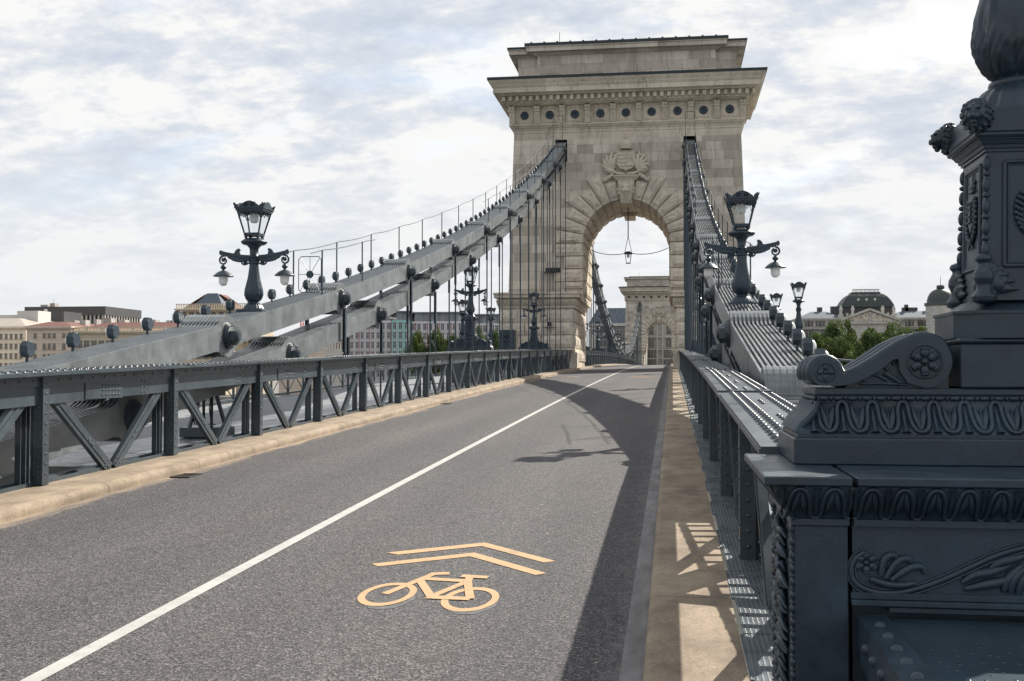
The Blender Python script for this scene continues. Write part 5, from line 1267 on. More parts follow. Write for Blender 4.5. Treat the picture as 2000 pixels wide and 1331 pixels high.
def make_tower(label, y0):
    g = thing('bridge_tower', label, 'tower', (0, 0, 0), 0, 'stone arch towers of the bridge')
    hb, ht = 8.68, 8.2; zt = 19.25
    # ---- shaft, an arch shaped prism with slots for the chains
    n = 24; ol = [(TCX - hb, 7.0), (TCX - RA, 7.0)]
    ol += [(TCX - RA * math.cos(PI * i / n), ZSP + RA * math.sin(PI * i / n)) for i in range(n + 1)]
    ol += [(TCX + RA, 7.0), (TCX + hb, 7.0), (TCX + ht, zt + 1), (TCX - ht, zt + 1)]
    b = MB(); b.prism(ol, 0, DEP, 'y'); sh = b.build('shaft', [ST_WALL, BLACK], g, uv=False)
    # chain slots cut with a boolean, applied at once
    cut = MB()
    for s in (-1, 1):
        for (ya, ye) in ((-1, 3.2), (DEP - 3.2, DEP + 1)): cut.box(s * 4.22, s * 5.10, ya, ye, 17.25, 19.0)
    co = cut.build('cut', ST_WALL)
    md = sh.modifiers.new('b', 'BOOLEAN'); md.operation = 'DIFFERENCE'; md.object = co; md.solver = 'EXACT'
    dg = bpy.context.evaluated_depsgraph_get(); me = bpy.data.meshes.new_from_object(sh.evaluated_get(dg)); sh.modifiers.clear(); sh.data = me
    bpy.data.objects.remove(co)
    ul = me.uv_layers.get('UVMap') or me.uv_layers.new(name='UVMap')
    for p in me.polygons:
        nx, ny, nz = abs(p.normal.x), abs(p.normal.y), abs(p.normal.z)
        for li in p.loop_indices:
            x, y, z = me.vertices[me.loops[li].vertex_index].co
            ul.data[li].uv = (x, y) if nz > nx and nz > ny else ((y + 0.37, z) if nx > ny else (x, z))
    # ---- rusticated arch ring and quoins
    b = MB(); sd_ = 0; kh = R(9.0)
    for front in (True, False):
        f = MB()
        nv = 7; da = (R(90) - kh) / nv
        for sg in (-1, 1):
            for i in range(nv):
                a0 = kh + i * da; a1 = a0 + da; lng = (i % 2 == 1); ro = 5.45 if lng else 4.75
                if i == 0: ro = 4.55
                if i == nv - 1: ro = 5.15
                q = []
                for (aa, rr) in ((a0, RA - 0.03), (a1, RA - 0.03), (a1, ro), (a0, ro)):
                    aa2 = aa + (R(0.5) if aa == a0 else -R(0.5)); q.append((TCX + sg * rr * math.sin(aa2), ZSP + rr * math.cos(aa2)))
                quad_block(f, q, 0.0, 0.34, seed=sd_); sd_ += 1
            z = ZSP - 0.02; k = 0
            while z > 7.9:
                zl = max(7.9, z - 0.93); xo = 5.25 if k % 2 == 0 else 4.55
                xa, xb = TCX + sg * (RA - 0.03), TCX + sg * xo
                if s_ok(xa, xb): rough_block(f, min(xa, xb), max(xa, xb), zl + 0.025, z - 0.025, 0.0, 0.34, seed=sd_); sd_ += 1
                z -= 0.93; k += 1
        if not front: f.v = [(x, DEP - y, z) for x, y, z in f.v]
        f.build('arch_ring', ST_ROUGH, g, uv=True)
    # ---- lining of the passage: panelled blocks that follow the ring
    b = MB(); nv = 7; da = (R(90) - kh) / nv
    cols = [(0.05, 2.7), (2.76, 5.75), (5.81, DEP - 0.05)]
    for sg in (-1, 1):
        for i in range(nv):
            a0 = kh + i * da + R(0.6); a1 = a0 + da - R(1.2)
            for (ya, yb) in cols:
                for (r_o, r_i, m_) in ((RA + 0.02, RA - 0.07, 0.0), (RA - 0.068, RA - 0.13, 0.22)):
                    am = m_ * 0.35 / RA; vs = []
                    for rr in (r_o, r_i):
                        for (aa, yy_) in ((a0 + am, ya + m_), (a1 - am, ya + m_), (a1 - am, yb - m_), (a0 + am, yb - m_)): vs.append((TCX + sg * rr * math.sin(aa), yy_, ZSP + rr * math.cos(aa)))
                    b.add(vs, [(0, 1, 2, 3), (4, 5, 6, 7), (0, 1, 5, 4), (1, 2, 6, 5), (2, 3, 7, 6), (3, 0, 4, 7)])
        z = ZSP
        while z > 8.0:
            for (ya, yb) in cols:
                x = TCX + sg * RA; b.box(x + sg * 0.02, x - sg * 0.07, ya, yb, z - 0.90, z - 0.03); b.box(x - sg * 0.068, x - sg * 0.12, ya + 0.2, yb - 0.2, z - 0.78, z - 0.15)
            z -= 0.93
    b.box(TCX - RA * math.sin(kh), TCX + RA * math.sin(kh), 0.1, DEP - 0.1, ZSP + RA - 0.12, ZSP + RA - 0.03); b.box(TCX - 0.42, TCX + 0.42, DEP - 2.6, DEP + 0.25, ZSP + RA - 0.45, ZSP + RA - 0.1)
    b.build('arch_lining', ST_TRIM, g, uv=True)
    # ---- base: two rusticated piers with a bold cornice
    bo, bi = 9.05, 3.66; yb0, yb1 = -1.45, DEP + 0.6
    b = MB()
    for s in (-1, 1):
        b = MB(); xa, xb = sorted((s * bi, s * bo)); b.box(xa, xb, yb0, yb1, -14, 6.45); b.build('base', ST_WALL, g, uv=True)
    k = 0
    for s in (-1, 1):
        b = MB(); z = 6.35; row = 0
        while z > -1.0:
            hgt = 0.93; edges = [bi + 0.0, bi + (1.6 if row % 2 else 2.35), bi + (3.5 if row % 2 else 4.0), bo + 0.02]
            for ea, eb in zip(edges, edges[1:]):
                xa, xb = sorted((s * ea, s * eb)); 
                if z < 3.4 and ea < bi + 0.1: continue
                rough_block(b, xa + 0.02, xb - 0.02, z - hgt + 0.02, z - 0.02, yb0, 0.22, seed=500 + k); k += 1
            # inner faces towards the road
            nblk = 4; L_ = (yb1 - yb0) / nblk
            for i in range(nblk):
                o2 = (L_ / 2 if row % 2 else 0); ya = yb0 + i * L_ + (o2 if i else 0); ye = yb0 + (i + 1) * L_ + o2
                if i == nblk - 1: ye = yb1
                if z > 3.2: rough_block(b, ya + 0.02, ye - 0.02, z - hgt + 0.02, z - 0.02, s * bi, 0.14, face=-s, seed=900 + k, axis='x'); k += 1
            z -= hgt; row += 1
        b.build('rusticated_blocks', ST_ROUGH, g, uv=True)
    GB = mat('pale_limestone', (0.50, 0.45, 0.38), 0.85, var=0.12, vscale=2)
    b = MB()                                            # smooth pale guard blocks at road level
    for s in (-1, 1): b = MB(); b.cbox(*sorted((s * 3.42, s * (bi + 0.25))), yb0 - 0.28, yb0 + 2.2, 1.0, 3.25, 0.02); b.build('guard_block', GB, g)
    b = MB()
    prof = [(0.0, 6.45), (0.10, 6.45), (0.10, 6.62), (0.24, 6.80), (0.30, 6.98), (0.30, 7.02), (0.16, 7.03), (0.18, 7.10), (0.46, 7.16), (0.52, 7.19), (0.52, 7.38), (0.60, 7.42), (0.60, 7.52), (0.0, 7.60)]
    for s in (-1, 1):
        b = MB()
        for (oa, za), (ob, zb2) in zip(prof, prof[1:]):
            def ring(o, z): xs_ = sorted((s * (bi - 0.02 - o * 0.85), s * (bo + o * 0.6))); return [(xs_[0], yb0 - o, z), (xs_[1], yb0 - o, z), (xs_[1], yb1 + o, z), (xs_[0], yb1 + o, z)]
            b.add(ring(oa, za) + ring(ob, zb2), [(0, 1, 5, 4), (1, 2, 6, 5), (2, 3, 7, 6), (3, 0, 4, 7)])
        b.add(ring(0.0, 7.60), [(0, 1, 2, 3)])
        # guilloche relief on the torus
        xs_ = sorted((s * (bi - 0.2), s * (bo + 0.12))); x = xs_[0]
        while x < xs_[1] - 0.2:
            b.tube([(x, yb0 - 0.17, 6.65), (x + 0.12, yb0 - 0.26, 6.80), (x + 0.24, yb0 - 0.31, 6.95)], 0.035, 5); b.tube([(x + 0.24, yb0 - 0.17, 6.65), (x + 0.12, yb0 - 0.26, 6.80), (x, yb0 - 0.31, 6.95)], 0.035, 5); x += 0.26
        b.build('base_cornice', ST_TRIM, g, uv=True)
    # ---- entablature
    def layer(b, prof, hx, y_a, y_b):
        for (oa, za), (ob, zb2) in zip(prof, prof[1:]):
            def ring(o, z): return [(TCX - hx - o, y_a - o, z), (TCX + hx + o, y_a - o, z), (TCX + hx + o, y_b + o, z), (TCX - hx - o, y_b + o, z)]
            b.add(ring(oa, za) + ring(ob, zb2), [(0, 1, 5, 4), (1, 2, 6, 5), (2, 3, 7, 6), (3, 0, 4, 7)])
    b = MB(); layer(b, [(0.0, 18.9), (0.035, 19.22), (0.035, 19.42), (0.07, 19.42), (0.07, 19.62), (0.11, 19.63), (0.14, 19.72), (0.24, 19.80), (0.32, 19.92), (0.36, 19.94), (0.36, 20.02), (0.06, 20.06)], ht, 0, DEP); b.build('architrave', ST_TRIM, g, uv=True)
    b = MB(); layer(b, [(0.06, 20.06), (0.06, 21.40), (0.30, 21.42), (0.42, 21.46), (0.50, 21.52)], ht, 0, DEP)
    for i in range(9):                                  # sunk panels behind the rosettes are framed
        cx = TCX - 8.37 + 1.86 * (i + 0.5)
        for (w_, h_, t_) in ((0.62, 0.52, 0.05), (0.52, 0.42, 0.03)):
            for e in (-1, 1):
                b.box(cx - w_, cx + w_, -0.06 - t_, -0.055, 20.74 + e * h_ - 0.03, 20.74 + e * h_ + 0.03); b.box(cx + e * w_ - 0.03, cx + e * w_ + 0.03, -0.06 - t_, -0.055, 20.74 - h_ + 0.031, 20.74 + h_ - 0.031)
    b.build('frieze', ST_TRIM, g, uv=True)
    def console(cx, y):
        b = MB(); pr = [(0.06, 20.10), (0.16, 20.10), (0.20, 20.16), (0.17, 20.45), (0.20, 20.75), (0.30, 20.95), (0.34, 21.02), (0.30, 21.08), (0.42, 21.15), (0.46, 21.22), (0.46, 21.34), (0.50, 21.35), (0.50, 21.42), (0.06, 21.42)]
        b.prism([(-o, z) for o, z in pr], cx - 0.20, cx + 0.20, 'x')
        b.box(cx - 0.25, cx + 0.25, -0.50, -0.06, 21.34, 21.43)
        b.tube([(cx - 0.21, -0.33, 21.05), (cx + 0.21, -0.33, 21.05)], 0.09, 10)
        for q in range(-2, 3): b.tube([(cx + 0.075 * q, -0.16, 20.12), (cx + 0.08 * q, -0.24, 20.4 + 0.03 * abs(q)), (cx + 0.06 * q, -0.22, 20.75)], [0.03, 0.045, 0.02], 6)
        for q in (-1, 1): b.tube([(cx + 0.10 * q, -0.46, 21.12), (cx + 0.10 * q, -0.50, 21.25), (cx + 0.10 * q, -0.48, 21.34)], 0.05, 6)
        return b
    for i in range(10): console(TCX - 8.37 + 1.86 * i, 0).build('console', ST_CARV, g, uv=False)
    bs = MB(); k = 0                                      # consoles on the flank returns
    for s in (-1, 1):
        for i in range(5):
            c_ = console(0, 0); yc = 0.35 + 1.86 * i
            bs_v = [(TCX + s * (ht - y), yc + x, z) for x, y, z in c_.v]; o_ = len(bs.v); bs.v.extend(bs_v); bs.f.extend(tuple(o_ + q for q in f) for f in c_.f); bs.m.extend(c_.m); bs.sm.extend(c_.sm)
    bs.build('flank_consoles', ST_CARV, g)
    for i in range(9):
        b = MB(); cx = TCX - 8.37 + 1.86 * (i + 0.5); flower(b, (cx, -0.13, 20.74), 0.32, ((0, -1, 0), (1, 0, 0)), 10); n_ = 20
        b.prism([(cx + 0.30 * math.cos(2 * PI * q / n_), 20.74 + 0.30 * math.sin(2 * PI * q / n_)) for q in range(n_)], -0.14, -0.05, 'y'); b.build('rosette', CAST, g)
    b = MB(); layer(b, [(0.50, 21.52), (0.62, 21.56), (0.62, 21.60), (0.63, 21.60), (0.63, 22.02), (0.98, 22.04), (1.04, 22.12), (1.12, 22.16), (1.40, 22.17), (1.40, 22.52), (1.46, 22.56), (1.46, 22.62), (1.50, 22.63), (1.54, 22.74), (1.66, 22.90), (1.72, 23.0), (1.72, 23.05)], ht, 0, DEP)
    # dentils
    x = -ht - 0.80
    while x < ht + 0.85: b.box(TCX + x, TCX + x + 0.23, -0.97, -0.62, 21.66, 21.99); x += 0.5
    for s in (-1, 1):
        y = -0.6
        while y < DEP + 0.8: xx = TCX + s * (ht + 0.83); b.box(xx - 0.14, xx + 0.14, y, y + 0.26, 21.66, 21.99); y += 0.5
    b.build('cornice', ST_TRIM, g, uv=True)
    b = MB(); layer(b, [(1.72, 23.05), (1.77, 23.05), (1.79, 23.24), (1.0, 23.34), (0.5, 23.40)], ht, 0, DEP); layer(b, [(0.5, 23.40), (-3, 23.42)], ht, 0, DEP)
    b.build('cornice_flashing', TRIM, g)
    # ---- attic
    b = MB(); ha = 7.95; b.box(TCX - ha, TCX + ha, 0.25, DEP - 0.25, 23.3, 25.2); b.box(TCX - 6.45, TCX + 6.45, -0.25, 0.2505, 23.3, 25.25); b.box(TCX - 6.45, TCX + 6.45, DEP - 0.2505, DEP + 0.25, 23.3, 25.25)
    for (o, z0_, z1_) in ((0.06, 25.0, 25.07), (0.14, 25.07, 25.14), (0.22, 25.14, 25.22), (0.62, 25.22, 25.52), (0.68, 25.52, 25.6)):
        b.box(TCX - ha - o, TCX + ha + o, 0.25 - o, DEP - 0.25 + o, z0_, z1_)
        b.box(TCX - 6.6 - o, TCX + 6.6 + o, -0.25 - o, 0.25 - o - 0.002, z0_ + 0.06, z1_ + 0.06 + (0.004))
        b.box(TCX - 6.6 - o, TCX + 6.6 + o, DEP - 0.25 + o + 0.002, DEP + 0.25 + o, z0_ + 0.06, z1_ + 0.06)
    b.build('attic', ST_WALL, g, uv=True)
    b = MB(); o = 0.74
    b.box(TCX - ha - o, TCX + ha + o, 0.25 - o, DEP - 0.25 + o, 25.601, 25.74); b.box(TCX - 6.6 - o, TCX + 6.6 + o, -0.25 - o, DEP + 0.25 + o, 25.67, 25.86)
    x = -6.9
    while x < 7: b.box(TCX + x, TCX + x + 0.14, -0.27 - o, -0.1 - o, 25.86, 25.92); x += 0.95
    b.build('roof_flashing', TRIM, g)
    b = MB(); b.tube([(TCX - 4.9, 0.5, 25.8), (TCX - 4.9, 0.5, 27.0)], 0.02, 5); b.build('lightning_rod', WIRE, g)
    # ---- coat of arms, shelf and lion keystone
    b = MB(); zc = 17.35
    b.box(TCX - 1.02, TCX + 1.02, -0.55, 0.0, 16.02, 16.10); b.box(TCX - 0.92, TCX + 0.92, -0.46, 0.0, 15.9, 16.02); b.box(TCX - 0.80, TCX + 0.80, -0.38, 0.0, 15.78, 15.9)
    b.prism([(TCX - 0.62, 15.78), (TCX - 0.40, ZSP + RA - 0.35), (TCX + 0.40, ZSP + RA - 0.35), (TCX + 0.62, 15.78)], -0.34, 0.0, 'y')
    b.build('keystone', ST_CARV, g)
    b = MB()
    sh_ = [(-0.60, 0.72), (-0.66, 0.62), (-0.60, 0.45), (-0.64, 0.1), (-0.62, -0.3), (-0.45, -0.56), (-0.12, -0.64), (0, -0.76), (0.12, -0.64), (0.45, -0.56), (0.62, -0.3), (0.64, 0.1), (0.60, 0.45), (0.66, 0.62), (0.60, 0.72), (0.3, 0.66), (0, 0.72), (-0.3, 0.66)]
    b.prism([(TCX + x, zc - 0.15 + z) for x, z in sh_], -0.30, 0.0, 'y')
    sh2 = [(x * 0.88, z * 0.88) for x, z in sh_]
    for p, q in zip(sh_, sh_[1:] + sh_[:1]): b.tube([(TCX + p[0], -0.31, zc - 0.15 + p[1]), (TCX + q[0], -0.31, zc - 0.15 + q[1])], 0.035, 5)
    for i in range(4): z = zc + 0.30 - 0.27 * i; b.box(TCX - 0.56, TCX - 0.03, -0.36, -0.29, z - 0.055, z + 0.055)
    b.box(TCX - 0.02, TCX + 0.02, -0.35, -0.29, zc - 0.78, zc + 0.5)
    b.box(TCX + 0.27, TCX + 0.35, -0.37, -0.29, zc - 0.38, zc + 0.46); b.box(TCX + 0.17, TCX + 0.45, -0.371, -0.29, zc + 0.24, zc + 0.31); b.box(TCX + 0.12, TCX + 0.50, -0.371, -0.29, zc + 0.05, zc + 0.12)
    b.ball((TCX + 0.31, -0.30, zc - 0.45), (0.25, 0.10, 0.16), 12, 8); b.ball((TCX + 0.15, -0.30, zc - 0.52), (0.16, 0.08, 0.12), 10, 7); b.ball((TCX + 0.45, -0.30, zc - 0.52), (0.14, 0.08, 0.12), 10, 7)
    # the crown
    zk = zc + 0.68
    b.lathe([(0.42, 0), (0.46, 0.04), (0.46, 0.16), (0.42, 0.18), (0.44, 0.22), (0.47, 0.4), (0.42, 0.55), (0.28, 0.66), (0.10, 0.70), (0.05, 0.74)], (TCX, -0.15, zk), 28)
    for i in range(9): a = PI + PI * i / 8; b.ball((TCX + 0.45 * math.cos(a), -0.15 + 0.45 * math.sin(a), zk + 0.23), (0.055, 0.05, 0.09), 8, 6); b.ball((TCX + 0.47 * math.cos(a), -0.15 + 0.47 * math.sin(a), zk + 0.1), 0.035, 6, 5)
    for q in (-1, 0, 1): b.tube([(TCX + q * 0.36, -0.42 if q else -0.62, zk + 0.2), (TCX + q * 0.30, -0.42 if q else -0.58, zk + 0.45), (TCX + q * 0.1, -0.25, zk + 0.68)], 0.04, 6)
    b.tube([(TCX, -0.15, zk + 0.7), (TCX + 0.04, -0.15, zk + 0.98)], 0.03, 5); b.tube([(TCX - 0.08, -0.15, zk + 0.88), (TCX + 0.14, -0.15, zk + 0.86)], 0.028, 5)
    ca = b.build('coat_of_arms', ST_CARV, g)
    b = MB()
    for sg in (-1, 1):
        leaf_spray(b, TCX + sg * 0.95, 16.4, -0.10, sg, 0.85)
        leaf_spray(b, TCX + sg * 0.95, 16.5, -0.16, sg, 1.15)
        b.tube([(TCX + sg * 0.15, -0.28, 16.22), (TCX + sg * 0.6, -0.25, 16.25), (TCX + sg * 1.05, -0.2, 16.5), (TCX + sg * 1.2, -0.2, 16.9)], [0.07, 0.10, 0.10, 0.05], 8)
        b.tube([(TCX + sg * 0.9, -0.2, 16.3), (TCX + sg * 1.25, -0.2, 16.0), (TCX + sg * 1.5, -0.22, 15.78), (TCX + sg * 1.75, -0.15, 15.72), (TCX + sg * 1.82, -0.12, 15.85)], [0.08, 0.13, 0.12, 0.08, 0.05], 8)
        for i in range(4): b.ball((TCX + sg * (1.15 + 0.17 * i), -0.25, 15.98 - 0.07 * i + 0.12 * (i % 2)), (0.12, 0.08, 0.09), 8, 6)
    b.build('leaf_spray', ST_CARV, ca)
    b = MB(); lion_mesh(b, 1.28, (TCX, -0.42, 15.0))
    for i in range(9): b.tube([(TCX - 0.36 + 0.09 * i, -0.55, 14.75), (TCX - 0.30 + 0.075 * i, -0.52, 14.4), (TCX - 0.24 + 0.06 * i, -0.36, 14.05)], [0.08, 0.07, 0.03], 6)
    b.build('lion_head', ST_CARV, g, remesh=0.03)
    g.location = (0, y0, 0)
    return g
def s_ok(a, b): return True
tower = make_tower('near stone arch tower with rusticated arch, coat of arms and heavy cornice', 82.0)
KT = dup(tower, (0, 373.6 - 82.0 - 0.6 - 7.0, 0), 0, 'far stone arch tower, small and pale, seen through the near arch')

# small fixtures on the tower
x, z = at(1073, 521, 79); b = MB(); b.cbox(x - 0.55, x + 0.55, 81.4, 81.75, z - 0.14, z + 0.14, 0.03); b.box(x - 0.7, x + 0.7, 81.75, 81.99, z - 0.2, z - 0.16)
tagp(b.build('floodlight_bar', BLACK), 'long black floodlight fixed to the left pier of the near tower', 'floodlight')
x, z = at(1070, 636, 79); b = MB(); b.cbox(x - 0.12, x + 0.12, 80.0, 80.3, z, z + 0.28, 0.02); b.box(x - 0.5, x + 0.5, 80.1, 80.2, z - 0.12, z - 0.08)
tagp(b.build('camera_bracket', BLACK), 'small black box on a bracket at the near tower base', 'fixture')

# lantern hanging in the near arch
lx, lz = at(1227, 503, 85.5); g = thing('hanging_lantern', 'small iron lantern hanging on a long chain in the near arch', 'lantern', (lx, 85.5, lz))
b = MB(); k = 0
z = ZSP + RA - 0.15
pts = [(lx, 85.5, z), (lx, 85.5, lz + 1.55)]; b.tube(pts, 0.035, 6)
while z > lz + 1.5: b.ball((lx, 85.5, z), (0.05, 0.05, 0.07), 6, 4); z -= 0.16
for sg in (-1, 1): b.tube([(lx, 85.5, lz + 1.6), (lx + sg * 0.25, 85.5, lz + 0.42)], 0.022, 5)
b.build('chain', WIRE, g)
b = MB()
for sx in (-1, 1):
    for sy in (-1, 1): b.bar((lx + sx * 0.14, 85.5 + sy * 0.14, lz - 0.42), (lx + sx * 0.23, 85.5 + sy * 0.23, lz + 0.25), 0.035, 0.035, (0, 1, 0.1))
b.lathe([(0.40, 0.24), (0.42, 0.33), (0.30, 0.40), (0.06, 0.46)], (lx, 85.5, lz), 4, smooth=False, sq=True); b.box(lx - 0.17, lx + 0.17, 85.33, 85.67, lz - 0.48, lz - 0.42)
b.build('frame', CAST, g); b = MB(); b.lathe([(0.09, 0.26), (0.12, 0.1), (0.1, 0.0), (0.03, -0.05)], (lx, 85.5, lz), 14); b.build('globe', OPAL, g)
b = MB()
for sg in (-1, 1):
    q = [(lx + sg * (0.25 + (2.95 - 0.25 + (0.02)) * t), 85.5, lz + 0.3 + 0.35 * t * t - 0.55 * t * (1 - t)) for t in [i / 10 for i in range(11)]]; b.tube(q, 0.028, 5)
b.build('guy_wire', WIRE, g)

# ================================================================== trees
def tree_mesh(seed, h, r):
    r_ = random.Random(seed); tr = MB(); tr.tube([(0, 0, 0), (0.1, 0, h * 0.25), (0, 0.1, h * 0.5)], [0.35, 0.27, 0.18], 8)
    cl = []
    for k in range(44):
        a = r_.uniform(0, 2 * PI); rr = r * math.sqrt(r_.random()) * 0.85; zz = h * (0.38 + 0.50 * r_.random()); e = 1 - (rr / r) ** 2 * 0.55
        cl.append((rr * math.cos(a), rr * math.sin(a), h * 0.32 + (zz - h * 0.32) * e + 0.0, r * r_.uniform(0.20, 0.34)))
    for c in cl[:12]: tr.tube([(0, 0, h * 0.35), (c[0] * 0.5, c[1] * 0.5, c[2] * 0.8), (c[0], c[1], c[2])], [0.12, 0.07, 0.03], 5)
    cr = MB()
    for (x, y, z, q) in cl:
        for k in range(230):
            d = Vector((r_.gauss(0, 1), r_.gauss(0, 1), r_.gauss(0, 1))).normalized(); p = Vector((x, y, z)) + Vector((d.x, d.y, d.z * 0.75)) * q * (0.55 + 0.5 * r_.random())
            nn = (d + Vector((r_.gauss(0, .6), r_.gauss(0, .6), r_.gauss(0, .6)))).normalized(); a = nn.orthogonal().normalized(); c_ = nn.cross(a); t = r_.uniform(0, PI); u = a * math.cos(t) + c_ * math.sin(t); w = nn.cross(u); s_ = r_.uniform(0.16, 0.34)
            cr.add([tuple(p - u * s_), tuple(p + w * s_ * 0.6), tuple(p + u * s_), tuple(p - w * s_ * 0.6)], [(0, 1, 2, 3)])
    return tr, cr
protos = []
for k, (h, r) in enumerate(((14, 6.2), (12, 5.6), (15, 6.6))):
    tm = tree_mesh(k + 3, h, r); protos.append((tm, max(v[2] for v in tm[1].v) - 0.5))
tree_first = {}
def tree(kind, px, ptop, Y, label, wpx=None):
    (tr, cr), h = protos[kind]; x, z = at(px, ptop, Y); sc = (z + 5.2) / h; 
    if kind not in tree_first:
        g = thing('plane_tree', label, 'tree', (0, 0, 0), 0, 'leafy trees on the far bank'); tr.build('trunk', BARK, g); cr.build('crown', LEAF, g, fixn=False); tree_first[kind] = g
    else: g = dup(tree_first[kind], label=label)
    g.location = (x, Y, -5.2); g.rotation_euler = (0, 0, px * 0.37); w = wpx or sc; g.scale = (w, w, sc)
for (k, px, pt, Y, lab, w) in ((0, 1575, 668, 306.5 + 12, 'low bright tree at the left end of the row, beside the nearer lantern post', 0.8), (2, 1668, 668, 319, 'low bushy tree in the front row below the pediment', 0.85), (1, 1705, 640, 338, 'dark tree directly under the pediment tip', 0.85), (0, 1778, 655, 320, 'low tree just above the big scroll of the pedestal', 0.85), (1, 1612, 660, 321, 'dense low tree left in the front row before the domed building', 0.85),
   (0, 1622, 632, 330, 'tall green tree left of the domed building, nearest the pediment', 1.05), (1, 1592, 650, 318, 'round green tree just right of the single lantern posts', 0.75), (2, 1650, 626, 345, 'tall tree whose crown hides the left end of the pediment', 0.8),
                               (1, 1640, 660, 316, 'bright lower tree in front of the domed building', 0.8), (0, 1690, 649, 335, 'darker tree under the middle of the pediment', 0.75), (2, 1742, 632, 340, 'tall tree right of the pediment', 0.85), (1, 1765, 640, 332, 'wide tree at the right end of the row before the domed building', 0.85), (0, 1720, 652, 322, 'low dark tree between the two tall ones before the domed building', 0.7),
                               (1, 1600, 628 + 24, 345, 'dark tree behind the lantern posts on the far bank', 0.8), (2, 1800, 640, 345, 'tree partly hidden by the big scrolled pedestal', 0.8),
                               (0, 815, 648, 330, 'green tree before the modern facade, left one between the rods', 0.62), (1, 850, 644, 333, 'green tree before the modern facade, between two hanger rods', 0.62), (2, 935, 640, 338, 'green tree behind the left lamp post pedestal', 0.55), (1, 966, 646, 334, 'green tree beside the near tower base', 0.5), (0, 880, 655, 328, 'low tree left of the left lamp post pedestal', 0.5)):
    tree(k, px, pt, Y, lab, w)

# ================================================================== the city on the far bank
CREAM = stone('cream_render', (0.88, 0.76, 0.61), (0.82, 0.70, 0.56), 50, 3.2, 0.02, 0.3, mort=(0.4, 0.34, 0.26), bump=0.1)
BEIGE = stone('beige_stucco', (0.62, 0.52, 0.44), (0.57, 0.475, 0.40), 60, 1.1, 0.03, 0.35, mort=(0.3, 0.24, 0.19), bump=0.1)
OCHRE = stone('ochre_stone', (0.57, 0.50, 0.39), (0.52, 0.455, 0.35), 60, 1.3, 0.03, 0.35, bump=0.1)
GREYS = stone('grey_limestone', (0.50, 0.485, 0.455), (0.42, 0.41, 0.385), 2.2, 1.0, 0.02, 0.5, bump=0.1)
REDT = mat('red_roof_tiles', (0.15, 0.066, 0.055), 0.85, var=0.2, vscale=0.8)
SLATE = mat('slate_roof', (0.09, 0.11, 0.14), 0.6, var=0.25, vscale=0.6, stretch=(6, 1, 0.3))
ZINC = mat('zinc_roof', (0.085, 0.11, 0.14), 0.8, 0.0, var=0.12, vscale=0.3, stretch=(5, 1, 0.3))
COPPER = mat('dark_copper_dome', (0.028, 0.036, 0.036), 0.6, 0.0, col2=(0.05, 0.064, 0.06), vscale=0.5, stretch=(5, 5, 0.4))
PALE = mat('pale_roof_sheet', (0.36, 0.32, 0.28), 0.6, var=0.1, vscale=0.2)
DARKP = mat('dark_cladding', (0.05, 0.052, 0.055), 0.5, var=0.2, vscale=0.5, stretch=(3, 1, 0.4))
WPAN = mat('pale_panel', (0.56, 0.54, 0.56), 0.6, var=0.1); RPAN = mat('red_panel', (0.28, 0.07, 0.05), 0.6, var=0.15); TURQ = mat('turquoise_panel', (0.28, 0.50, 0.48), 0.5, var=0.1)
BRK = mat('red_brick_panel', (0.30, 0.12, 0.09), 0.8, var=0.2, vscale=3)
def window(kind, w, h):
    b = MB(); f = 0.12
    if kind == 'arch':
        n = 8; o = [(-w / 2, 0), (w / 2, 0)] + [(w / 2 * math.cos(PI * i / n), h - w / 2 + w / 2 * math.sin(PI * i / n)) for i in range(n + 1)]
        b.prism(o, -0.05, 0.0, 'y', 1); b.box(-0.04, 0.04, -0.09, -0.051, 0, h, 0); b.box(-w / 2, w / 2, -0.09, -0.051, h * 0.55, h * 0.55 + 0.07, 0)
        pts = [(x * 1.12, -0.08, z) for x, z in o[1:]] + [(-w / 2 * 1.12, -0.08, 0)]; b.tube(pts, 0.08, 4, mi=2, cap=False, smooth=False)
    else:
        b.box(-w / 2, w / 2, -0.05, 0, 0, h, 1); b.box(-0.04, 0.04, -0.09, -0.051, 0, h, 0); b.box(-w / 2, w / 2, -0.088, -0.051, h * 0.62, h * 0.62 + 0.07, 0)
        for e in (-1, 1): b.box(e * (w / 2 + 0.02), e * (w / 2 + 0.14), -0.14, 0, -0.1, h, 2)
        b.box(-w / 2 - 0.22, w / 2 + 0.22, -0.30, 0, h + 0.001, h + 0.16, 2)
        if kind == 'ped': b.prism([(-w / 2 - 0.35, h + 0.45), (0, h + 0.95), (w / 2 + 0.35, h + 0.45)], -0.3, 0, 'y', 2)
    b.box(-w / 2 - 0.28, w / 2 + 0.28, -0.25, 0, -0.25, -0.05, 2)
    return b
WCACHE = {}
def put_windows(g, kind, w, h, xs, zs, Y, mats, off=0.0):
    gx, gy, gz = wloc(g)
    for z in zs:
        for x in xs:
            key = (kind, round(w, 2), round(h, 2), mats[2].name, mats[0].name)
            if key not in WCACHE:
                o = window(kind, w, h).build('window', mats, None); WCACHE[key] = o.data
            else: o = bpy.data.objects.new('window', WCACHE[key]); COL.objects.link(o)
            o.parent = g; o.location = (x - gx, Y - gy, z - gz)
            KIDS.setdefault(g.name, []).append(o)
def lin(a, b, n): return [a + (b - a) * (i + 0.5) / n for i in range(n)]
def pxs(a, b, Y, n, py=650): xa, _ = at(a, py, Y); xb, _ = at(b, py, Y); return lin(xa, xb, n)
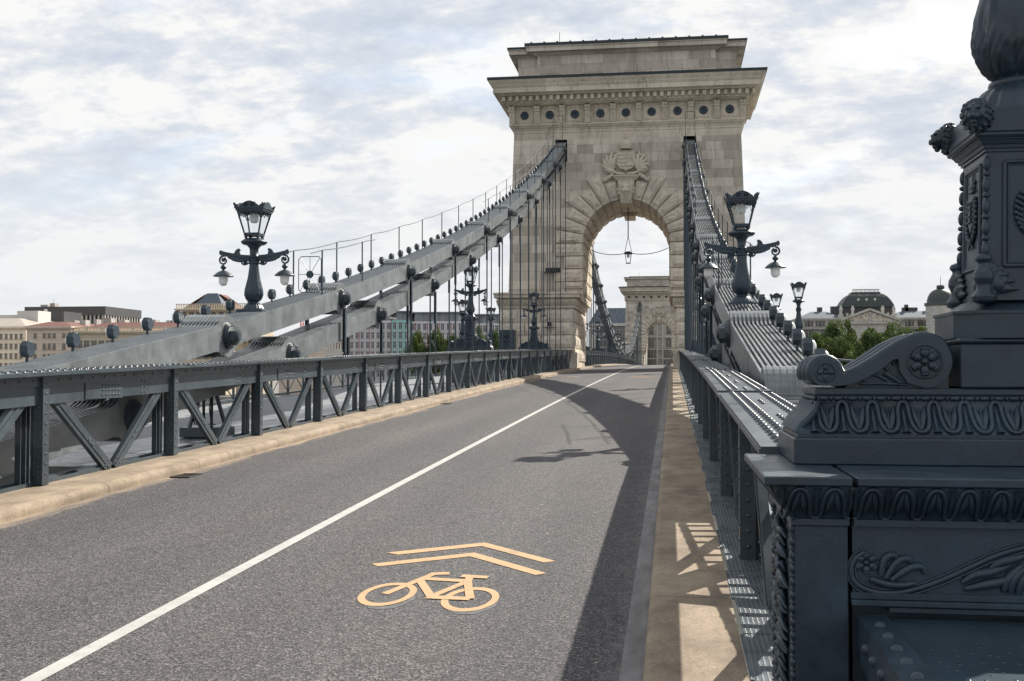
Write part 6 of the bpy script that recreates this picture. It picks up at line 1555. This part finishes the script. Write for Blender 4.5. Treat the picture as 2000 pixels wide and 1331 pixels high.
def roof(b, x0, x1, y0, y1, z0, z1, inset):
    b.add([(x0, y0, z0), (x1, y0, z0), (x1, y1, z0), (x0, y1, z0), (x0 + inset, y0 + inset * 1.2, z1), (x1 - inset, y0 + inset * 1.2, z1), (x1 - inset, y1 - inset, z1), (x0 + inset, y1 - inset, z1)], [(0, 1, 5, 4), (1, 2, 6, 5), (2, 3, 7, 6), (3, 0, 4, 7), (4, 5, 6, 7), (0, 3, 2, 1)])
XREF = 30
def bld(name, label, x0, x1, ytop_px, Y, depth, wallmat, cornice=True, dent=False, cm=None):
    xa, _ = at(x0, ytop_px, Y); xb, _ = at(x1, ytop_px, Y); z = at(XREF, ytop_px, Y)[1]; g = thing(name, label, 'building', ((xa + xb) / 2, Y, -5.2))
    b = MB(); b.box(xa, xb, Y, Y + depth, -5.2, z); b.build('wall', wallmat, g, uv=True)
    if cornice:
        b = MB(); b.box(xa - 0.5, xb + 0.5, Y - 0.9, Y + depth + 0.5, z + 0.001, z + 0.5); b.box(xa - 0.2, xb + 0.2, Y - 0.45, Y, z - 0.5, z - 0.02)
        if dent:
            x = xa
            while x < xb: b.box(x, x + 0.35, Y - 0.75, Y - 0.46, z - 0.45, z - 0.005); x += 0.85
        b.build('cornice', cm or wallmat, g, uv=True)
    return g, xa, xb, z
# cream apartment house at the left edge
Y = 340
g, xa, xb, z = bld('apartment_house', 'cream apartment house with rows of tall windows at the left edge', -190, 51, 641, Y, 40, CREAM, dent=True)
b = MB(); roof(b, xa - 0.5, xb + 0.5, Y - 0.8, Y + 40, z + 0.51, at(XREF, 619, Y)[1], 9); rf = b.build('roof', PALE, g)
zr_ = [at(XREF, q, Y)[1] - 1.2 for q in (655, 674, 693, 712, 731)]
put_windows(g, 'rect', 0.58, 1.5, [at(q, 650, Y)[0] for q in [41.5 - 9.7 * i for i in range(22)]][:20], zr_[:5], Y - 0.001, [WFR, WIN, CREAM])
b = MB(); x = at(27, 600, Y + 14)[0]; zc_ = at(XREF, 607, Y + 14)[1]; x2 = at(68, 600, Y + 14)[0]; b.box(x, x2, Y + 16, Y + 24, z, zc_); b.box(x - 14, x - 0.5, Y + 17, Y + 24, z, zc_ - 1.3)
b.build('roof_block', mat('pale_render', (0.55, 0.53, 0.5), 0.8), rf)
XREF = 95
# corner pavilion and long arcaded palace
g, xa, xb, z = bld('palace', 'pinkish corner palace with arched windows and a red tile roof', 52, 139, 641, 334, 30, BEIGE, dent=True)
b = MB(); roof(b, xa - 0.4, xb + 0.4, 333.2, 364, z + 0.51, at(XREF, 627.5, 334)[1], 5); b.build('roof', REDT, g)
Y = 334; put_windows(g, 'rect', 0.7, 1.1, pxs(62, 76, Y, 1) + pxs(82, 111, Y, 3) + pxs(118, 132, Y, 1), [at(XREF, 659.5, Y)[1]], Y, [WFR, WIN, BEIGE]); put_windows(g, 'arch', 0.8, 1.8, pxs(82, 111, Y, 3) + pxs(62, 76, Y, 1) + pxs(118, 132, Y, 1), [at(XREF, 682, Y)[1], at(XREF, 703, Y)[1]], Y, [WFR, WIN, BEIGE])
XREF = 250
g, xa, xb, z = bld('palace', 'long ochre palace with paired arched windows, balustrade and red tile roof', 140, 440, 650, 336, 30, OCHRE, dent=True)
Y = 336; put_windows(g, 'arch', 0.62, 1.9, [x + e for x in pxs(148, 440, Y, 20) for e in (-0.5, 0.5)], [at(XREF, 677, Y)[1], at(XREF, 700, Y)[1]], Y, [WFR, WIN, OCHRE])
b = MB(); z2 = z + 0.5; x = xa
b.box(xa, xb, Y - 0.6, Y - 0.2, z2 + 1.05, z2 + 1.3); b.box(xa, xb, Y - 0.6, Y - 0.2, z2 + 0.001, z2 + 0.15)
while x < xb - 0.3: b.box(x, x + 0.2, Y - 0.5, Y - 0.3, z2 + 0.15, z2 + 1.05); x += 0.48
x = xa
while x < xb: b.box(x, x + 0.7, Y - 0.65, Y - 0.15, z2 + 0.002, z2 + 1.35); x += 5.2
b.build('balustrade', OCHRE, g, uv=True)
b = MB(); roof(b, xa, xb, Y + 0.5, Y + 29, z2, at(XREF, 627.5, Y)[1] , 7); rf = b.build('roof', REDT, g)
b = MB(); r3 = random.Random(4)
for q in (146, 165, 190, 210, 238, 300, 330): x = at(q, 626, Y + 12)[0]; zz = at(q, 629, Y + 12)[1]; b.box(x, x + r3.uniform(0.8, 2.4), Y + 10, Y + 13, zz - 3, zz + r3.uniform(0.3, 1.4))
b.build('chimney', mat('rooftop_plant', (0.4, 0.38, 0.36), 0.8, var=0.3, vscale=0.3), rf)
XREF = 140
# modern block behind
Y = 410; xa, za = at(48, 601, Y); xb, zb2 = at(206, 598.5, Y); g = thing('office_block', 'flat dark modern office block behind the red roofs on the left', 'building', ((xa + xb) / 2, Y, -5.2))
b = MB(); b.box(xa, xb, Y, Y + 30, at(XREF, 616, Y)[1], zb2); b.build('upper_storeys', DARKP, g)
b = MB(); b.box(xa + 0.5, xb - 0.5, Y + 1, Y + 29, -5.2, at(XREF, 616, Y)[1] - 0.01); b.build('wall', WIN, g)
b = MB(); x = xa
while x < xb: b.box(x, x + 0.5, Y + 0.2, Y + 0.9, -5.2, at(XREF, 616, Y)[1] - 0.02); x += 1.7
y = Y
while y < Y + 29: b.box(xb - 0.45, xb - 0.1, y, y + 0.6, -5.2, at(XREF, 616, Y)[1] - 0.02); y += 2.2
b.build('fins', mat('pale_fins', (0.38, 0.36, 0.34), 0.7), g)
b = MB(); x = at(78, 0, Y)[0]; b.box(x, x + 3, Y + 3, Y + 6, zb2, zb2 + 1.0); b.box(x + 4, x + 6, Y + 3, Y + 6, zb2, zb2 + 1.6); b.tube([(x + 5, Y + 4, zb2), (x + 5, Y + 4, zb2 + 3.5)], 0.08, 5); b.build('rooftop_plant', PALE, g)
Y = 372; xa, z_ = at(68, 609, Y); xb, _ = at(125, 609, Y); g = thing('office_block', 'low dark grey rooftop storey with a dish in front of the office block', 'building', (xa, Y, -5.2)); b = MB(); b.box(xa, xb, Y, Y + 12, -5.2, z_); b.build('wall', DARKP, g)
b = MB(); x, z2 = at(89, 608, Y - 1); b.ball((x, Y - 1, z2), (0.75, 0.3, 0.75), 10, 6); b.tube([(x, Y - 0.8, z2 - 1.5), (x, Y - 0.8, z2)], 0.08, 5); b.build('dish', WPAN, g)
XREF = 420
# ministry with hipped glass roof
g, xa, xb, z = bld('palace', 'tall ochre palace with dentil cornice and low hipped roof behind the left lamp', 345, 505, 606, 352, 14, OCHRE, dent=True)
Y = 352; b = MB(); z2 = z + 0.5; x = xa; b.box(xa, xb, Y - 0.6, Y - 0.2, z2 + 1.4, z2 + 1.6)
while x < xb - 0.3: b.box(x, x + 0.25, Y - 0.5, Y - 0.3, z2, z2 + 1.4); x += 0.6
b.build('balustrade', OCHRE, g, uv=True); put_windows(g, 'rect', 1.2, 2.3, pxs(352, 512, Y, 11), [at(XREF, 625, Y)[1], at(XREF, 648, Y)[1], at(XREF, 670, Y)[1]], Y, [WFR, WIN, OCHRE])
b = MB(); xr0, xr1 = at(372, 590, Y + 10)[0], at(478, 590, Y + 10)[0]; roof(b, xr0, xr1, Y + 3, Y + 13, z2, at(XREF, 580, Y + 18)[1], 7); b.build('roof', REDT, g)
b = MB(); roof(b, (xr0 + xr1) / 2 - 5, (xr0 + xr1) / 2 + 5, Y + 2, Y + 9, z2 + 1.2, at(XREF, 579, Y + 14)[1] + 0.4, 3.2); b.build('skylight', ZINC, g)
XREF = 600
# red roof building further along
g, xa, xb, z = bld('apartment_house', 'low building with a dark red roof seen between the chains', 545, 640, 660, 345, 25, BEIGE)
b = MB(); roof(b, xa, xb, 344.5, 370, z + 0.51, at(XREF, 640, 350)[1], 6); b.build('roof', REDT, g)
# modern grid facades
def grid(label, a, e, ptop, Y, depth, wallm, panel, cols, rows, pent=True):
    xa, z = at(a, ptop, Y); xb, _ = at(e, ptop, Y); z = at((a + e) / 2, ptop, Y)[1]; g = thing('modern_building', label, 'building', ((xa + xb) / 2, Y, -5.2)); b = MB(); b.box(xa, xb, Y, Y + depth, -5.2, z); b.build('wall', wallm, g)
    hz_ = 3.05; zs = [z - 0.7 - 2.0 - hz_ * i for i in range(rows)]; xs = lin(xa, xb, cols); w = (xb - xa) / cols
    put_windows(g, 'rect', w * 0.5, 2.0, xs, zs, Y, [WFR, WIN, wallm])
    b = MB()
    for i, x in enumerate(xs):
        if i % 2 == 0:
            for zz in zs: b.box(x + w * 0.36, x + w * 0.48, Y - 0.12, Y, zz - 0.4, zz + 2.2)
    b.build('panels', panel, g)
    b = MB(); 
    for i in range(rows): b.box(xa, xb, Y - 0.2, Y - 0.001, zs[i] - 0.75, zs[i] - 0.5)
    b.build('string_course', WPAN, g)
    if pent: b = MB(); b.box(xa + 1, xb - 1, Y + 2, Y + depth, z, z + 2.8); b.box(xa, xb, Y + 1, Y + depth, z + 2.801, z + 3.1); b.build('penthouse', mat('penthouse_panels', (0.24, 0.26, 0.29), 0.4, var=0.5, vscale=0.25, stretch=(1, 1, 0.2)), g)
    return g
grid('modern facade with red panels between the left chains and the turquoise part', 672, 764, 627, 352, 25, WPAN, RPAN, 9, 6)
grid('turquoise glass bay of the modern building seen between the rods', 765, 800, 626, 350, 25, TURQ, WPAN, 3, 6)
grid('modern pale facade with brick red window panels behind the hanger rods', 801, 905, 628, 352, 25, WPAN, RPAN, 9, 6)
grid('grey modern building between the left lamp post and the tower', 906, 1000, 632, 356, 25, WPAN, DARKP, 8, 6)
Y = 330; xa, z = at(636, 668, Y); xb, _ = at(674, 668, Y); b = MB(); b.box(xa, xb, Y, Y + 0.4, z - 0.3, z); b.box(xa, xb, Y, Y + 0.4, z - 2.4, z - 2.1); x = xa
while x < xb: b.box(x, x + 0.25, Y + 0.05, Y + 0.35, z - 2.1, z - 0.3); x += 0.9
b.box(xa, xb, Y, Y + 0.5, -5.2, z - 2.41); tagp(b.build('terrace_wall', GREYS, uv=True), 'pale balustraded terrace wall on the far bank between the chains', 'wall')
# red and white crane
x, z = at(590, 628, 420); b = MB()
for s_ in (-0.5, 0.5):
    for t_ in (-0.5, 0.5): b.box(x + s_ - 0.1, x + s_ + 0.1, 420 + t_ - 0.1, 420 + t_ + 0.1, -5.2, z)
zz = 2
k = 0
while zz < z - 1: b.bar((x - 0.5, 419.5, zz), (x + 0.5, 419.5, zz + 1), 0.12, 0.12); b.bar((x + 0.5, 419.5, zz), (x - 0.5, 419.5, zz + 1), 0.12, 0.12); zz += 1
tagp(b.build('crane_mast', mat('crane_red', (0.45, 0.08, 0.06), 0.6)), 'thin red lattice crane mast far away between the left chains', 'crane')

XREF = 1200
# slate roofed palace left of the far tower, and the facade behind the far arch
Y = 400; xa, z = at(1150, 655, Y); xb, _ = at(1262, 655, Y); g = thing('palace', 'palace with a steep dark slate roof left of the far tower', 'building', ((xa + xb) / 2, Y, -5.2))
b = MB(); b.box(xa, xb, Y, Y + 25, -5.2, at(XREF, 632, Y)[1]); b.build('wall', GREYS, g, uv=True)
b = MB(); roof(b, xa, xb, Y - 0.3, Y + 25, at(XREF, 632, Y)[1] + 0.01, at(XREF, 601, Y)[1], 3); b.build('roof', SLATE, g)
b = MB(); b.box(xa, xb, Y - 0.7, Y, at(XREF, 637, Y)[1], at(XREF, 632, Y)[1]); b.build('cornice', GREYS, g, uv=True)
put_windows(g, 'rect', 1.8, 3.0, pxs(1165, 1255, Y, 7), [at(XREF, 655, Y)[1], at(XREF, 675, Y)[1], at(XREF, 697, Y)[1]], Y, [WFR, WIN, GREYS])
XREF = 1289
Y = 430; g, xa, xb, z = bld('palace', 'grey stone palace with bay windows and a central niche seen through the far arch', 1235, 1350, 605, Y, 30, GREYS)
put_windows(g, 'rect', 1.35, 2.6, [at(q, 650, Y)[0] for q in (1272, 1306, 1318, 1250, 1330)], [at(XREF, 652, Y)[1]], Y, [WFR, WIN, GREYS])
put_windows(g, 'arch', 1.6, 3.0, [at(q, 650, Y)[0] for q in (1272, 1306, 1250, 1330)], [at(XREF, 677, Y)[1]], Y, [WFR, WIN, GREYS])
put_windows(g, 'rect', 0.95, 2.8, [at(q, 650, Y)[0] for q in (1265, 1270, 1276, 1299, 1307, 1315)], [at(XREF, 696, Y)[1], at(XREF, 712, Y)[1]], Y, [WFR, WIN, GREYS])
b = MB(); x = at(1289, 650, Y)[0]; b.box(x - 1.3, x - 0.7, Y - 1, Y, 0, at(XREF, 625, Y)[1]); b.box(x + 0.7, x + 1.3, Y - 1, Y, 0, at(XREF, 625, Y)[1])
for q in (660, 684, 702): b.box(xa, xb, Y - 0.7, Y - 0.001, at(XREF, q, Y)[1], at(XREF, q, Y)[1] + 0.5)
b.build('pilasters', GREYS, g, uv=True)

XREF = 1690
# domed academy on the right
Y = 385; g, xa, xb, z = bld('academy', 'grey stone academy with a big dark dome and carved pediment behind the trees', 1556, 1838, 624, Y, 45, GREYS, dent=True)
put_windows(g, 'rect', 1.25, 1.9, [at(q, 630, Y)[0] for q in (1576, 1583, 1598, 1606, 1773, 1780, 1797, 1804, 1811)], [at(XREF, 636, Y)[1]], Y, [WFR, WIN, GREYS])
put_windows(g, 'rect', 1.4, 3.0, pxs(1562, 1640, Y, 7) + pxs(1745, 1830, Y, 7), [at(XREF, 660, Y)[1], at(XREF, 684, Y)[1]], Y, [WFR, WIN, GREYS])
b = MB()
for q in (640, 643, 664): b.box(xa, xb, Y - 0.6, Y - 0.001, at(XREF, q, Y)[1], at(XREF, q, Y)[1] + 0.3)
b.build('string_course', GREYS, g, uv=True)
b = MB(); z0_ = z + 0.51; zt_ = at(XREF, 607, Y)[1]
for (a, e) in ((1556, 1640), (1735, 1838)): x0, x1 = at(a, 0, Y)[0], at(e, 0, Y)[0]; roof(b, x0, x1, Y, Y + 35, z0_, zt_, 4.5)
rf = b.build('roof', ZINC, g)
b = MB()
for q, w, h in ((1592, 1.6, 2.2), (1618, 5, 2.6), (1757, 3.5, 1.8), (1762, 1, 3.2), (1780, 1, 1.8), (1804, 1, 3)): x = at(q, 0, Y + 6)[0]; b.box(x, x + w, Y + 6, Y + 8, zt_ - 2, zt_ + h * 0.7)
b.build('chimney', DARKP, rf)
xc = at(1690, 0, Y)[0]; sc = Y / 2200.0
# projecting centre with pediment
b = MB(); hw_ = 51 * sc; zc_ = at(XREF, 633, Y - 3)[1]; b.box(xc - hw_ * 0.98, xc + hw_ * 0.98, Y - 3, Y + 5, -5.2, zc_); b.box(xc - hw_ - 0.4, xc + hw_ + 0.4, Y - 3.8, Y + 5, zc_ + 0.001, zc_ + 0.7)
za = at(XREF, 603, Y - 3)[1]
b.prism([(xc - hw_ - 0.6, zc_ + 0.7), (xc, za - 0.9), (xc + hw_ + 0.6, zc_ + 0.7)], Y - 3.2, Y + 4, 'y')
for sg in (-1, 1): b.bar((xc + sg * (hw_ + 1.0), Y - 0.2, zc_ + 1.0), (xc, Y - 0.2, za - 0.3), 7.6, 0.7)
for sg in (-1, 1):
    x0 = xc + sg * 11 * 1.0
    for (px0, px1) in (((1636, 1663), (1722, 1745))[0 if sg < 0 else 1],): xq0, xq1 = at(px0, 0, Y)[0], at(px1, 0, Y)[0]; b.box(xq0, xq1, Y - 0.5, Y + 6, z, at(XREF, 619, Y)[1]); 
ped = b.build('portico', GREYS, g, uv=True)
b = MB(); r4 = random.Random(9)
for k in range(70):
    u = r4.uniform(-1, 1); hgt = (1 - abs(u)) * (za - zc_ - 2.2); b.ball((xc + u * hw_ * 0.92, Y - 3.3, zc_ + 0.9 + hgt * r4.random()), (0.35, 0.25, 0.6), 7, 5)
b.build('relief', ST_CARV, ped)
b = MB()
for q in (1637, 1660, 1718, 1740):
    x = at(q, 0, Y)[0]; zb3 = at(XREF, 614, Y)[1]; b.box(x - 0.8, x + 0.8, Y - 0.6, Y + 1, zb3 - 2, zb3); b.lathe([(0.55, 0), (0.45, 0.6), (0.5, 1.2), (0.6, 1.9), (0.35, 2.2), (0.28, 2.3), (0.3, 2.6), (0.1, 2.8)], (x, Y, zb3), 8)
b.build('statues', GREYS, ped, uv=True)
b = MB(); zd = at(XREF, 601, Y + 8)[1]; x0, x1 = at(1641, 0, Y + 4)[0], at(1739, 0, Y + 4)[0]; b.box(x0, x1, Y + 4.5, Y + 18, z, zd); dm = b.build('dome_drum', DARKP, g)
b = MB(); N_ = 12; H_ = at(XREF, 574, Y + 8)[1] - zd; hx0 = (at(1735, 0, Y + 6)[0] - at(1632, 0, Y + 6)[0]) / 2; hx1 = (at(1709, 0, Y + 8)[0] - at(1657, 0, Y + 8)[0]) / 2; xm = (x0 + x1) / 2; hy0, hy1 = 7.6, 3.2
for i in range(N_):
    ta, tb = i / N_, (i + 1) / N_
    def rr_(t): f = math.sqrt(max(0, 1 - (1 - t) ** 2)); return None
    def ring(t): f = t ** 1.15; hh = H_ * (1 - (1 - f) ** 2.1); hx = hx0 - (hx0 - hx1) * f; hy = hy0 - (hy0 - hy1) * f; return [(xm - hx, Y + 11 - hy, zd + hh), (xm + hx, Y + 11 - hy, zd + hh), (xm + hx, Y + 11 + hy, zd + hh), (xm - hx, Y + 11 + hy, zd + hh)]
    b.add(ring(ta) + ring(tb), [(0, 1, 5, 4), (1, 2, 6, 5), (2, 3, 7, 6), (3, 0, 4, 7)])
b.add(ring(1), [(0, 1, 2, 3)])
for k in range(34):                                # standing seams
    u = -1 + 2 * (k + 0.5) / 34; pts = []
    for i in range(7):
        q = ring(i / 6); hx = (q[1][0] - q[0][0]) / 2; pts.append((xm + u * hx, q[0][1] - 0.03, q[0][2]))
    b.tube(pts, 0.07, 4)
dmo = b.build('dome', COPPER, g)
b = MB(); zt2 = zd + H_; b.box(xm - hx1 - 0.3, xm + hx1 + 0.3, Y + 7.4, Y + 14.6, zt2, zt2 + 0.5); b.box(xm - hx1, xm + hx1, Y + 7.6, Y + 7.8, zt2 + 1.3, zt2 + 1.5); x = xm - hx1
while x <= xm + hx1: b.box(x, x + 0.14, Y + 7.6, Y + 7.8, zt2 + 0.5, zt2 + 1.3); x += 0.42
b.build('roof_crest', COPPER, dmo)
b = MB()
for q in (1672, 1688, 1704): x = at(q, 0, Y + 4)[0]; b.ball((x, Y + 4.6, zd + 2.4), (0.45, 0.3, 0.5), 8, 6)
for q in (1650, 1674, 1706, 1729): x = at(q, 0, Y + 4)[0]; b.box(x - 0.4, x + 0.4, Y + 4.4, Y + 4.5, zd - 3.4, zd - 2.0)
b.build('skylight', WFR, dmo)
XREF = 1838
# small round tower behind the pedestal
Y = 372; xc = at(1838, 0, Y)[0]; rr = 27 * Y / 2200; g = thing('domed_tower', 'round pale corner tower with a small green dome right of the academy', 'building', (xc, Y + 5, -5.2)); z0_ = at(XREF, 596, Y)[1]
b = MB(); b.lathe([(rr, -5.2), (rr, z0_)], (xc, Y + 5, 0), 28); b.build('drum', GREYS, g, uv=True)
b = MB(); b.lathe([(rr + 0.4, z0_), (rr + 0.4, z0_ + 0.9)] + [(rr * math.cos(t * PI / 2) ** 0.8 * 0.92 + 0.02, z0_ + 0.9 + rr * 1.0 * math.sin(t * PI / 2)) for t in [i / 10 for i in range(10)]] + [(1.2, z0_ + 0.9 + rr), (1.2, z0_ + 2.0 + rr), (0.1, z0_ + 2.1 + rr), (0.05, z0_ + 5 + rr)], (xc, Y + 5, 0), 28); b.build('dome', COPPER, g)
# background row of plain houses so the far bank never ends in a gap
for (a, e, pt, Y, m_, lab, kind) in ((-700, -200, 632, 350, BEIGE, 'long beige house row beyond the left edge of the photo', REDT), (1840, 2300, 622, 420, OCHRE, 'house row on the far bank hidden behind the big lamp post', SLATE), (2330, 2900, 626, 430, CREAM, 'farther cream house row beyond the right edge of the photo', REDT)):
    g, xa, xb, z = bld('apartment_house', lab, a, e, pt, Y, 30, m_); b = MB(); roof(b, xa, xb, Y, Y + 30, z + 0.51, z + 5, 6); b.build('roof', kind, g); put_windows(g, 'rect', 1.1, 1.9, lin(xa, xb, 24), [z - 3.4 - 3.8 * i for i in range(4)], Y, [WFR, WIN, m_])
print('objects', len(S.objects), 'faces', sum(len(o.data.polygons) for o in S.objects if o.type == 'MESH'))
